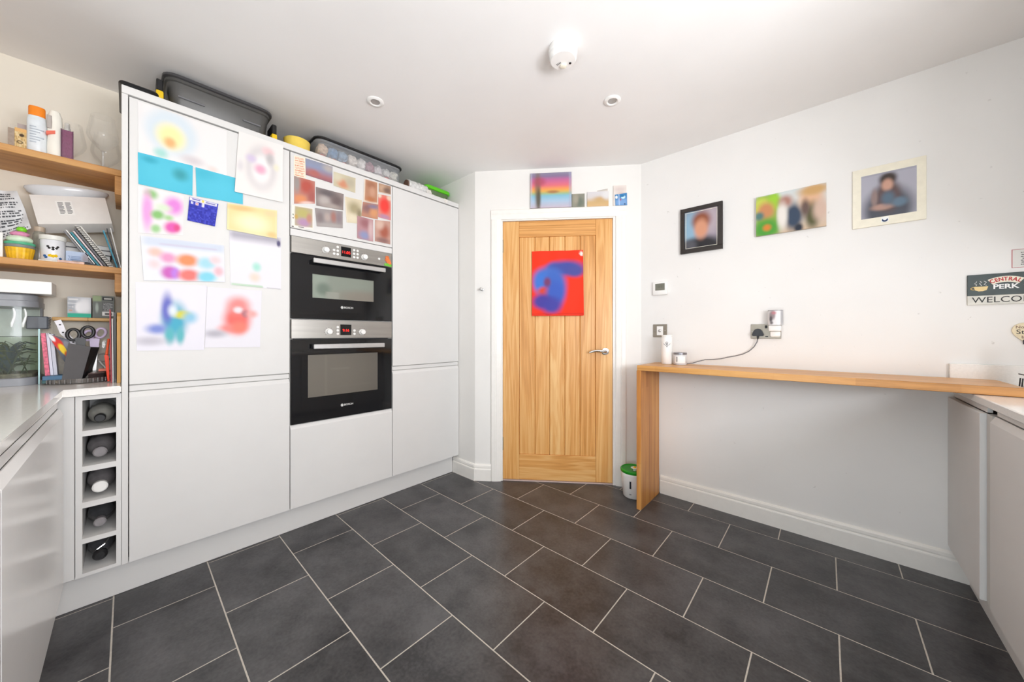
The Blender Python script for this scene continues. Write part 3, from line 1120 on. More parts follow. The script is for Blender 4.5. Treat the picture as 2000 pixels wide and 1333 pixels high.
me = sheet_mesh('canvas', rect(-.316, .001, 1.737, 1.973), .0008, .022,
                [('fill', '#d8d3cb'), ('vgrad', [(0, '#cfd6d6'), (.5, '#d9d4cc'), (1, '#cdb49a')]), ('rect', .0, .0, .33, 1, '#8fae4b', .06), ('blob', .08, .25, .14, .2, '#c3cf58', .5), ('blob', .28, .2, .1, .2, '#9ccb3c', .5), ('blob', .15, .4, .13, .22, '#c98a5f', .5), ('blob', .16, .85, .2, .25, '#4f9b3c', .5), ('blob', .17, .82, .06, .08, '#d4823a', .6), ('blob', .05, .5, .07, .1, '#547b78', .6),
                 ('blob', .56, .65, .13, .32, '#3c4a5e', .45), ('blob', .44, .25, .1, .14, '#ab7c6f', .6), ('blob', .40, .6, .07, .3, '#e6e0d8', .6), ('blob', .63, .95, .06, .1, '#2c3340', .5), ('blob', .8, .3, .16, .25, '#dcb291', .5), ('blob', .84, .1, .2, .12, '#c9a06a', .6), ('blob', .82, .7, .1, .3, '#5a5a3c', .5), ('blob', .93, .6, .1, .25, '#cfb3a2', .6), ('blob', .72, .5, .06, .2, '#6a5750', .6)],
                M_PRINT, 48, 36, off=AT[t.name], edge='#c9c4ba')
part('canvas', me, None, t)
# cream mount with a photograph and a small badge
t = thing('mounted_photo', 'cream mounted portrait of a dark-clothed person with folded arms, rightmost of the pictures', 'picture', FB, (.23, 1.698, .001))
part('mount', G().box(.104, .358, 1.698, 2.004, .0008, .010, .001), M_CREAM, t)
ops = [('fill', '#aeadb9'), ('blob', .5, .85, .45, .5, '#4d505a', .35), ('blob', .5, .55, .22, .35, '#5f4a48', .4), ('blob', .5, .16, .16, .14, '#3d332f', .4), ('blob', .49, .3, .10, .13, '#c79a86', .45), ('blob', .25, .55, .06, .2, '#8f7a76', .5), ('blob', .4, .78, .2, .07, '#b08d80', .5), ('blob', .7, .72, .14, .1, '#62788a', .5), ('blob', .5, .6, .12, .15, '#566a7c', .6), ('rect', 0, .0, 1, .03, '#9a99a6', .03)]
part('print', sheet_mesh('print', rect(.136, .327, 1.741, 1.965), .0098, .0008, ops, M_GLOSSPRINT, 36, 36, off=AT[t.name]), None, t)
g = G().box(.208, .234, 1.712, 1.738, .0101, .0105)
bd = part('badge', g, M_WHITE, t)
g = G().tube([(.221 + .0085 * math.cos(q), 1.7255 + .009 * math.sin(q), .0110) for q in [PI * (.93 + 1.14 * k / 12) for k in range(13)]], [.0012, .002, .003, .0036, .004, .004, .004, .004, .004, .0036, .003, .002, .0012], 6)
part('emblem', g, plain('navy_ink', '#1d3a66', .5), bd)

# café sign
t = thing('cafe_sign', 'dark green cafe sign reading CENTRAL PERK WELCOME high on the right of the back wall', 'sign', FB, (.582, 1.275, .001))
part('board', G().box(.4795, .686, 1.316, 1.4105, .0008, .010, .0008), plain('dark_green_enamel', '#33403f', .45, var=.15), t)
part('lower_board', G().box(.4795, .686, 1.2745, 1.3155, .0008, .010, .0008), plain('pale_enamel', '#d5d2c8', .45, var=.08), t)
SZ = .0102
g = G().text('WELCOME', .0365, (.5825, 1.2945, SZ), .0005, sx=1.03)
part('welcome_lettering', g, M_INK, t)
g = G()
cxs, cys, rr = .5825, 1.309, .078
g.loft([[Vector((cxs + q * math.cos(a), cys + q * math.sin(a) * .96, z)) for (q, z) in ((rr - .0135, SZ), (rr + .0135, SZ), (rr + .0135, SZ + .0006), (rr - .0135, SZ + .0006))] for a in [PI * (.5 + .175 - .35 * k / 12) * 1.0 for k in range(13)]])
part('banner', g, plain('banner_cream', '#e9e2cf', .5), t)
g = G()
for k, ch in enumerate('CENTRAL'):
    a = PI / 2 + (3 - k) * .158
    g.text(ch, .0225, (cxs + rr * math.cos(a), cys + rr * math.sin(a) * .96, SZ + .0007), .0005, a - PI / 2, sx=.8, bold=.0007)
part('central_lettering', g, M_RINK, t)
g = G().text('PERK', .028, (cxs, 1.351, SZ), .0005, sx=1.05, bold=.0008)
part('perk_lettering', g, M_WINK, t)
for sgn, nm in ((-1, 'cup'), (1, 'cup')):
    g = G()
    cx0 = cxs + sgn * .066
    pts = [(cx0 - .020, 1.356), (cx0 - .016, 1.340), (cx0 - .006, 1.335), (cx0 + .006, 1.335), (cx0 + .016, 1.340), (cx0 + .020, 1.356)]
    g.prism(pts, SZ, SZ + .0008)
    c = part('cup', g, plain('cup_cream', '#e5c98e', .5), t)
    part('cup_handle', G().tube([(cx0 + sgn * (.018 + .010 * math.sin(q)), 1.348 + .006 * math.cos(q), SZ + .0008) for q in [PI * k / 8 for k in range(9)]], .0015, 5), plain('cup_cream2', '#d8b673', .5), c)
    g = G()
    for k in range(3):
        x = cx0 - .014 + k * .013
        g.tube([(x + .004 * math.sin(q * 2.2 + k), 1.360 + .005 * q, SZ + .0006) for q in range(5)], .0009, 5)
    part('steam', g, M_WINK, c)

sheet('notice', 'small white notice with a thin red border at the right edge, above the cafe sign', 'notice', FB, rect(.600, .705, 1.430, 1.510), .0008,
      [('fill', '#b4555c'), ('rect', .02, .025, .98, .975, '#dddbd6', .004), ('lines', .22, .15, .85, .88, 7, '#6d6a6a', 4)], n=80, m=70)

# heart plaque
g = G()
hp = []
for k in range(40):
    q = 2 * PI * k / 40
    hp.append((.660 + .0038 * 16 * math.sin(q) ** 3, 1.142 + .0041 * (13 * math.cos(q) - 5 * math.cos(2 * q) - 2 * math.cos(3 * q) - math.cos(4 * q))))
g.prism(hp[::-1], .002, .008)
t = thing('heart_plaque', 'pale wooden heart plaque with painted words hanging near the right edge', 'plaque', FB, (.652, 1.085, .002))
part('heart', g, plain('pale_ply', '#e5d6b4', .55, var=.08, scale=40, stretch=(1, .1, 1)), t)
M_BROWN = plain('brown_ink', '#6b3a2c', .6)
for word, x_, z_ in (('Not a', .628, 1.172), ('but a', .640, 1.129)):
    part('brown_lettering', G().text(word, .017, (x_, z_, .0082), .0004), M_BROWN, t)
for word, x_, z_ in (('Step', .634, 1.151), ('Dad', .648, 1.107)):
    part('black_lettering', G().text(word, .028, (x_, z_, .0082), .0004), M_INK, t)
part('string', G().tube([(.632, 1.19, .006), (.652, 1.213, .006), (.672, 1.19, .006)], .0012, 5), M_DARKW, t)
part('bow', G().box(.644, .660, 1.176, 1.186, .008, .012, .002), M_BLACK, t)

# thermostat
t = thing('thermostat', 'square white wall thermostat with a grey screen, above the blank socket', 'thermostat', FB, (-.886, 1.426, .001))
part('case', G().box(-.936, -.836, 1.426, 1.521, .0008, .022, .004, 2), M_WHITE, t, smooth=40)
part('screen', G().box(-.918, -.852, 1.458, 1.507, .0215, .0228), plain('lcd_grey', '#77786c', .25), t)
part('screen_digits', G().text('20.5', .020, (-.885, 1.483, .0228), .0003), plain('lcd_ink', '#585a50', .4), t)
# single satin outlet
t = thing('wall_outlet', 'small square metal aerial outlet on the wall above the white canister', 'outlet', FB, (-.891, 1.122, .001))
part('plate', G().box(-.940, -.842, 1.122, 1.214, .0008, .006, .0015), M_NICKEL, t)
part('insert', G().box(-.912, -.868, 1.136, 1.200, .006, .009, .001), M_WHITE, t)
part('connector', G().lathe((-.890, 1.168, .009), [(.011, 0), (.011, .002), (.006, .003), (.006, .012)], 14, 2), M_CHROME, t, smooth=40)
for x in (-.927, -.855):
    part('screw', G().lathe((x, 1.168, .006), [(.004, 0), (.003, .0015)], 10, 2), M_CHROME, t)
# double socket
t = thing('double_socket', 'metal double wall socket above the bar with a black plug in it', 'socket', FB, (-.269, 1.116, .001))
part('plate', G().box(-.344, -.196, 1.116, 1.203, .0008, .007, .0015), M_NICKEL, t)
for x in (-.268, -.212):
    part('rocker', G().box(x - .006, x + .006, 1.178, 1.196, .007, .010, .001), M_BLACK, t)
part('usb_slot', G().box(-.272, -.258, 1.126, 1.131, .007, .0076), M_BLACK, t)
for x in (-.338, -.202):
    part('screw', G().lathe((x, 1.159, .007), [(.0035, 0), (.0025, .0015)], 10, 2), M_CHROME, t)
t = thing('plug', 'black three-pin plug in the double socket with its thin grey cable trailing to the bar', 'plug', FB, (-.307, 1.13, .008))
g = G().prism([(-.334, 1.131), (-.280, 1.131), (-.276, 1.139), (-.289, 1.167), (-.300, 1.175), (-.314, 1.175), (-.325, 1.167), (-.338, 1.139)], .0080, .034)
bmesh.ops.bevel(g.bm, geom=g.bm.edges[:], offset=.003, segments=2, affect='EDGES')
part('plug_body', g, plain('slate_plastic', '#2f3136', .4), t, smooth=40)
pts = [(-.307, 1.134, .026), (-.307, 1.117, .025), (-.311, 1.096, .022), (-.326, 1.066, .020), (-.352, 1.038, .020), (-.385, 1.018, .022), (-.426, 1.005, .024), (-.465, .996, .026), (-.500, .985, .030), (-.545, .978, .034), (-.59, .975, .040), (-.63, .962, .05), (-.66, .950, .062), (-.69, .9445, .075), (-.73, .9440, .08)]
part('cable', G().tube(pts, .0030, 7), plain('grey_cable', '#77777a', .5), t, smooth=60)
part('strain_relief', G().lathe((-.307, 1.112, .026), [(.004, 0), (.006, .02)], 10, 1), M_BLACK, t)
t = thing('air_freshener', 'plug-in air freshener with a patterned silvery top in the right half of the socket', 'air freshener', FB, (-.22, 1.125, .008))
part('plug_base', G().box(-.247, -.197, 1.126, 1.160, .0105, .040, .008, 2), M_WHITE, t, smooth=40)
part('collar', G().box(-.252, -.193, 1.160, 1.195, .0105, .056, .006, 2), M_WHITE, t, smooth=40)
cyl = []
me = sheet_mesh('shade', [(-.258, 1.284), (-.186, 1.284), (-.186, 1.196), (-.258, 1.196)], .012, .02,
                [('fill', '#e4e3e4'), ('blob', .35, .35, .2, .3, '#9b8f92', .4), ('blob', .25, .6, .1, .2, '#5e5b60', .5), ('blob', .45, .2, .15, .1, '#c0848c', .6), ('blob', .75, .5, .08, .6, '#ffffff', .4), ('blob', .95, .5, .08, .6, '#b5b6ba', .4), ('rect', 0, 0, 1, .05, '#8f8d90', .02), ('blob', .3, .85, .1, .1, '#77757a', .5)],
                M_GLOSSPRINT, 24, 24, off=AT[t.name], depth_fn=lambda u, v: .034 * math.sqrt(max(0, 1 - (2 * u - 1) ** 2)))
part('shade', me, None, t)

# canister and candle on the bar
t = thing('canister', 'tall white canister with a dark floral emblem at the left end of the bar', 'canister', FW, (-.808, 2.475, .9408))
part('tin', G().lathe((-.808, 2.475, .9408), [(.034, 0), (.0355, .002), (.0355, .180), (.034, .184), (.030, .185), (.030, .186), (.0345, .187), (.0345, .195), (.032, .197)], 28, 2), M_WHITE, t, smooth=40)
vd = Vector((.808, -2.475, 0)).normalized()      # faces the room
side = Vector((-vd.y, vd.x, 0))
g = G()
base = Vector((-.808, 2.475, 1.075))


def on_can(a, z, out=.0002):
    th = a / .0355
    return base + vd * (math.cos(th) * (.0355 + out)) + side * (math.sin(th) * (.0355 + out)) + Vector((0, 0, z))


for arm in ([(0, -.022), (0, -.01), (.001, .004), (0, .016)], [(-.002, -.014), (-.008, -.007), (-.014, -.004), (-.021, .004)], [(.002, -.014), (.008, -.007), (.014, -.004), (.021, .004)], [(-.001, -.002), (-.007, .004), (-.008, .011), (-.003, .016)], [(.001, -.002), (.007, .004), (.008, .011), (.003, .016)]):
    g.tube([on_can(a, z) for a, z in arm], .0013, 5)
g.lathe(tuple(on_can(0, .003, .0008)), [(.0001, -.005), (.003, 0), (.0001, .005)], 8, 2)
part('emblem', g, plain('indigo_ink', '#2c2740', .5), t)
t = thing('candle_jar', 'squat glass candle jar with a silver lid and printed label beside the canister', 'candle', FW, (-.722, 2.47, .9408))
cc = (-.722, 2.47, .9408)
part('jar', G().lathe(cc, [(.038, 0), (.041, .004), (.041, .060), (.039, .066)], 28, 2), plain('candle_wax_glass', '#d8dadc', .1, var=.03), t, smooth=40)
part('lid', G().lathe((cc[0], cc[1], cc[2] + .0662), [(.040, 0), (.0415, .001), (.0415, .012), (.039, .014)], 28, 2), plain('grey_lid', '#8b898d', .3, .6), t, smooth=40)
g = G()
lv = Vector((.722, -2.47, 0)).normalized()
ls = Vector((-lv.y, lv.x, 0))
ring0, rows = [], []
for zz in (.012, .056):
    for rad in (.0412, .0416):
        rows.append([Vector(cc) + lv * (rad * math.cos(a)) + ls * (rad * math.sin(a)) + Vector((0, 0, zz)) for a in [(-.8 + 1.6 * k / 10) for k in range(11)]])
n_ = len(rows[0])
g.loft([[rows[1][k], rows[3][k], rows[2][k], rows[0][k]] for k in range(n_)])
lb = part('label', g, M_PAPER, t)
g = G()
for r_ in range(5):
    for q in range(2):
        a_, z_ = -.55 + q * .12, .020 + r_ * .007
        p = Vector(cc) + lv * (.0418 * math.cos(a_)) + ls * (.0418 * math.sin(a_)) + Vector((0, 0, z_))
        g.lathe(tuple(p), [(.0018, 0), (.0018, .004)], 5, 2)
part('label_print', g, plain('grey_ink', '#55555a', .6), lb)

# pet fountain behind the bar leg
t = thing('pet_fountain', 'white pet water fountain with a green top and a daisy spout behind the bar leg', 'pet fountain', FW, (-1.013, 2.405, 0))
fc = (-1.013, 2.405, .0005)
part('bowl', G().lathe(fc, [(.066, 0), (.070, .004), (.084, .150), (.086, .168), (.084, .172)], 32, 2), M_WHITE, t, smooth=40)
part('green_top', G().lathe((fc[0], fc[1], .1728), [(.0865, 0), (.089, .004), (.089, .016), (.082, .022), (.076, .016), (.03, .012), (.0, .012)], 32, 2), plain('leaf_green_plastic', '#1f9a22', .35), t, smooth=40)
g = G()
dc = Vector((-.995, 2.385, .202))
for k in range(8):
    a = 2 * PI * k / 8
    p = dc + Vector((.019 * math.cos(a), .019 * math.sin(a), .004))
    g.lathe(tuple(p), [(.0001, -.004), (.010, 0), (.0001, .004)], 10, 2)
fl = part('daisy', g, M_WHITE, t, smooth=60)
part('daisy_heart', G().lathe(tuple(dc), [(.010, 0), (.011, .006), (.006, .012)], 14, 2), M_YELLOW, fl, smooth=40)
part('daisy_stem', G().lathe((dc.x, dc.y, .186), [(.012, 0), (.010, .018)], 12, 2), M_WHITE, t)
wv = Vector((1.013, -2.405, 0)).normalized()
wp = Vector(fc) + wv * .078
ws = Vector((-wv.y, wv.x, 0))
wp = wp - ws * .020
g = G()
g.hexa([wp + ws * s * .0055 + Vector((0, 0, z)) + wv * (z - .075) * .088 + wv * o for o in (.0015, -.008) for (s, z) in ((-1, .075), (1, .075), (1, .125), (-1, .125))])
part('level_window', g, plain('level_dark', '#20222c', .2), t)
part('mark', G().hexa([wp + ws * s * .006 + Vector((0, 0, z)) + wv * (z - .075) * .088 + wv * o for o in (.0012, -.006) for (s, z) in ((-1, .030), (1, .030), (1, .036), (-1, .036))]), plain('mark_grey', '#8b8b8b', .5), t)

# bottle and wire rack at the right edge
t = thing('wire_rack', 'black wire rack standing on the right worktop beside a printed bottle', 'rack', FW, (.605, 2.38, ZR + .001))
g = G()
for k in range(4):
    y = 2.345 + k * .024
    g.tube([(.578, y, ZR + .004), (.582, y, ZR + .060)], .0020, 6)
part('bars', g, M_BLACK, t, kind='stuff')
g = G().tube([(.578, 2.33, ZR + .0036), (.578, 2.43, ZR + .0036), (.66, 2.43, ZR + .0036), (.66, 2.33, ZR + .0036)], .003, 6, True)
g.tube([(.582, 2.33, ZR + .075), (.582, 2.43, ZR + .075)], .0025, 6).tube([(.579, 2.33, ZR + .02), (.579, 2.43, ZR + .02)], .0025, 6)
g.tube([(.578, 2.325, ZR + .004), (.586, 2.325, ZR + .10), (.60, 2.325, ZR + .115), (.61, 2.325, ZR + .10), (.61, 2.325, ZR + .004)], .003, 6)
part('wire_frame', g, M_BLACK, t, smooth=60)
t = thing('sauce_bottle', 'white capped bottle with a dark photo label cut off by the right edge', 'bottle', FW, (.628, 2.29, ZR + .001))
bc = (.628, 2.29, ZR + .001)
part('bottle_body', G().lathe(bc, [(.031, 0), (.034, .004), (.034, .105), (.030, .125), (.014, .145), (.013, .150)], 24, 2), M_WHITE, t, smooth=40)
part('cap', G().lathe((bc[0], bc[1], bc[2] + .1505), [(.016, 0), (.016, .03), (.013, .045), (.006, .055)], 20, 2), M_WHITE, t, smooth=40)
part('photo_label', G().lathe((bc[0], bc[1], bc[2] + .015), [(.0343, 0), (.0347, .0005), (.0347, .085), (.0343, .0855)], 24, 2), plain('plum_label', '#54404e', .4, var=.6, scale=45), t, smooth=40)

# things over the door
AZ = 2.0345 + .076
t = thing('canvas_print', 'sunset canvas in pink, orange and blue bands standing over the door', 'picture', FD, (.59, AZ, .003))
me = sheet_mesh('canvas', [(.436, 2.378), (.747, 2.378), (.747, AZ + .0005), (.436, AZ + .0005)], .0012, .016,
                [('vgrad', [(0, '#8f8ba0'), (.1, '#8a7799'), (.2, '#c06a9a'), (.36, '#e0727f'), (.46, '#eb9a5c'), (.53, '#dfb055'), (.6, '#9dbb8e'), (.66, '#83bcd0'), (.8, '#a7c3da'), (1, '#c5b8c6')]), ('blob', .18, .5, .07, .6, '#7a6a58', .6, .8), ('blob', .2, .75, .05, .3, '#57503f', .5, .8), ('blob', .55, .55, .14, .04, '#a97b52', .6), ('blob', .22, .25, .14, .12, '#b14e62', .6, .7), ('rect', 0, 0, .04, 1, '#b9bfd0', .03, .6), ('rect', .94, 0, 1, 1, '#a9adc4', .04, .6)], M_PRINT, 40, 40, off=AT[t.name], edge='#4a3c3a')
part('canvas', me, None, t)
for nm, lab, a0, a1, b1, ops, ec in (
        ('photo_block', 'tiny grey-green photo block beside the sunset canvas over the door', .752, .846, 2.212, [('fill', '#8d8d80'), ('blob', .6, .65, .3, .35, '#70786c', .6), ('blob', .3, .4, .2, .4, '#a29c8c', .7), ('rect', 0, 0, 1, .04, '#d8d2c6', .02)], '#3f3a36'),
        ('photo_block', 'small pale photo block with a sandy band in the row over the door', .866, 1.024, 2.222, [('vgrad', [(0, '#d6d3d6'), (.4, '#d3cdcb'), (.7, '#cfae7c'), (1, '#d4b182')]), ('blob', .6, .55, .3, .2, '#c9a878', .7), ('blob', .9, .2, .2, .3, '#e0dede', .6)], '#cfc9c2'),
        ('photo_block', 'small pale patterned block at the right end of the row over the door', 1.060, 1.155, 2.262, [('fill', '#e6ddd6'), ('blob', .5, .2, .4, .12, '#d9cbc6', .8), ('blob', .6, .45, .3, .1, '#cdbab6', .9)], '#d8d0ca')):
    sheet(nm, lab, 'picture', FD, rect(a0, a1, AZ + .0005, b1), .0012, ops, .010, M_PRINT, 20, 20, edge=ec)
sheet('card', 'little blue card leaning at the right end of the row over the door', 'card', FD, [(1.070, 2.192), (1.158, 2.203), (1.160, AZ + .0005), (1.074, AZ + .0005)], .0135,
      [('fill', '#3f82b8'), ('rect', 0, .45, 1, 1, '#7ea6d6', .3), ('blob', .12, .25, .1, .14, '#f4f8fb', .25), ('blob', .68, .3, .17, .15, '#cfeefa', .3), ('blob', .6, .2, .2, .1, '#2f78ae', .3), ('blob', .45, .5, .06, .08, '#b24c66', .4), ('rect', .3, 0, .36, 1, '#bcd0ee', .06), ('blob', .8, .9, .06, .06, '#27375a', .3)], .0012, n=30, m=30)
sheet('card', 'thin white card tilted behind the sandy photo block over the door', 'card', FD, [(.94, 2.233), (1.02, 2.246), (1.02, AZ + .0005), (.94, AZ + .0005)], .0004, [('fill', '#ded6cd'), ('rect', 0, 0, 1, .08, '#8f8a86', .05)], .0006, n=8, m=8)

# red towel on the door
red_ops = [('fill', '#ec3414'), ('blob', 0.42, 0.28, 0.13, 0.098, '#4a63b4', .5), ('blob', 0.66, 0.27, 0.351, 0.112, '#454f9e', .45), ('blob', 0.84, 0.32, 0.156, 0.084, '#4b4f98', .5), ('blob', 0.3, 0.42, 0.26, 0.168, '#4a6fc0', .4), ('blob', 0.2, 0.5, 0.169, 0.168, '#3f74cc', .45), ('blob', 0.45, 0.52, 0.208, 0.224, '#4268bd', .45), ('blob', 0.25, 0.62, 0.13, 0.07, '#d0452f', .5), ('blob', 0.46, 0.66, 0.182, 0.196, '#3f5fbb', .45), ('blob', 0.2, 0.78, 0.182, 0.112, '#4a3f9a', .45), ('blob', 0.38, 0.84, 0.182, 0.126, '#4644a0', .5), ('blob', 0.3, 0.48, 0.065, 0.07, '#7a3f6a', .6), ('rect', 0, .965, 1, .985, '#c9261a', .01), ('blob', .965, .055, .035, .035, '#f0e6dc', .2)]
t = thing('door_poster', 'bright red poster with a blurred blue shape fixed to the oak door', 'poster', FD, (.64, 1.285, -.011))
me = sheet_mesh('cloth', [(.447, 1.783), (.836, 1.785), (.842, 1.286), (.447, 1.285)], -.0105, .004, red_ops, M_PRINT, 44, 54, .006, None, AT[t.name], lambda u, v: .006 * math.sin(9 * u + 2 * v) ** 2 * (.3 + .7 * abs(2 * v - 1)))
part('cloth', me, None, t)
part('cloth_hem', G().tube([(.449 + .0385 * k, 1.290, .0005 + .0035 * math.sin(k * 1.3)) for k in range(11)], .006, 8, flat=.7), plain('red_cloth', '#ec3414', .7), t, smooth=60)

# small latch on the wall left of the door
t = thing('door_catch', 'small chrome door catch on the wall left of the door', 'catch', FD, (.058, 1.485, .0005))
part('base', G().lathe((.058, 1.492, .0005), [(.011, 0), (.011, .003), (.008, .005)], 16, 2), M_CHROME, t, smooth=40)
part('post', G().tube([(.058, 1.492, .004), (.058, 1.492, .022), (.054, 1.492, .034)], [.006, .006, .009], 10), M_CHROME, t, smooth=60)
part('knob', G().lathe((.054, 1.492, .030), [(.006, 0), (.011, .004), (.011, .012), (.007, .015)], 14, 2), M_CHROME, t, smooth=40)

# ceiling
t = thing('smoke_detector', 'round white smoke detector on the ceiling above the middle of the floor', 'smoke detector', FW, (-.872, 1.305, 2.419))
sc_ = (-.872, 1.305, 2.4195)
part('base', G().lathe(sc_, [(.062, 0), (.064, -.004), (.064, -.022), (.060, -.026)], 36, 2), M_WHITE, t, smooth=40)
part('cover', G().lathe((sc_[0], sc_[1], 2.3932), [(.060, 0), (.060, -.022), (.054, -.030), (.02, -.032), (0, -.032)], 36, 2), M_WHITE, t, smooth=40)
bt = (sc_[0] - .012, sc_[1] + .020, 2.3614)
part('test_button', G().lathe(bt, [(.014, 0), (.014, -.006), (.011, -.008)], 20, 2), M_CREAM, t, smooth=40)
for k in range(4):
    part('slot', G().box(bt[0] - .020 + k * .006, bt[0] - .0175 + k * .006, bt[1] - .026, bt[1] - .017, 2.3606, 2.3612), M_DGREY, t)
part('indicator', G().lathe((bt[0] + .030, bt[1] + .010, 2.3614), [(.006, 0), (.005, -.002)], 12, 2), M_BLACK, t)
for x, y, lab in ((-1.834, .912, 'recessed white downlight in the ceiling on the side nearer the tall cupboards'), (-.866, 1.775, 'recessed white downlight in the ceiling near the door')):
    t = thing('downlight', lab, 'ceiling light', FW, (x, y, 2.419))
    part('ring', G().lathe((x, y, 2.4195), [(.044, 0), (.045, -.003), (.042, -.006), (.030, -.008), (.024, -.004), (.024, -.001)], 28, 2), M_WHITE, t, smooth=40)
    part('lamp', G().lathe((x, y, 2.4185), [(.0235, 0), (.0235, -.003), (.010, -.001)], 24, 2), plain('unlit_lamp', '#a9a6a2', .25), t, smooth=40)

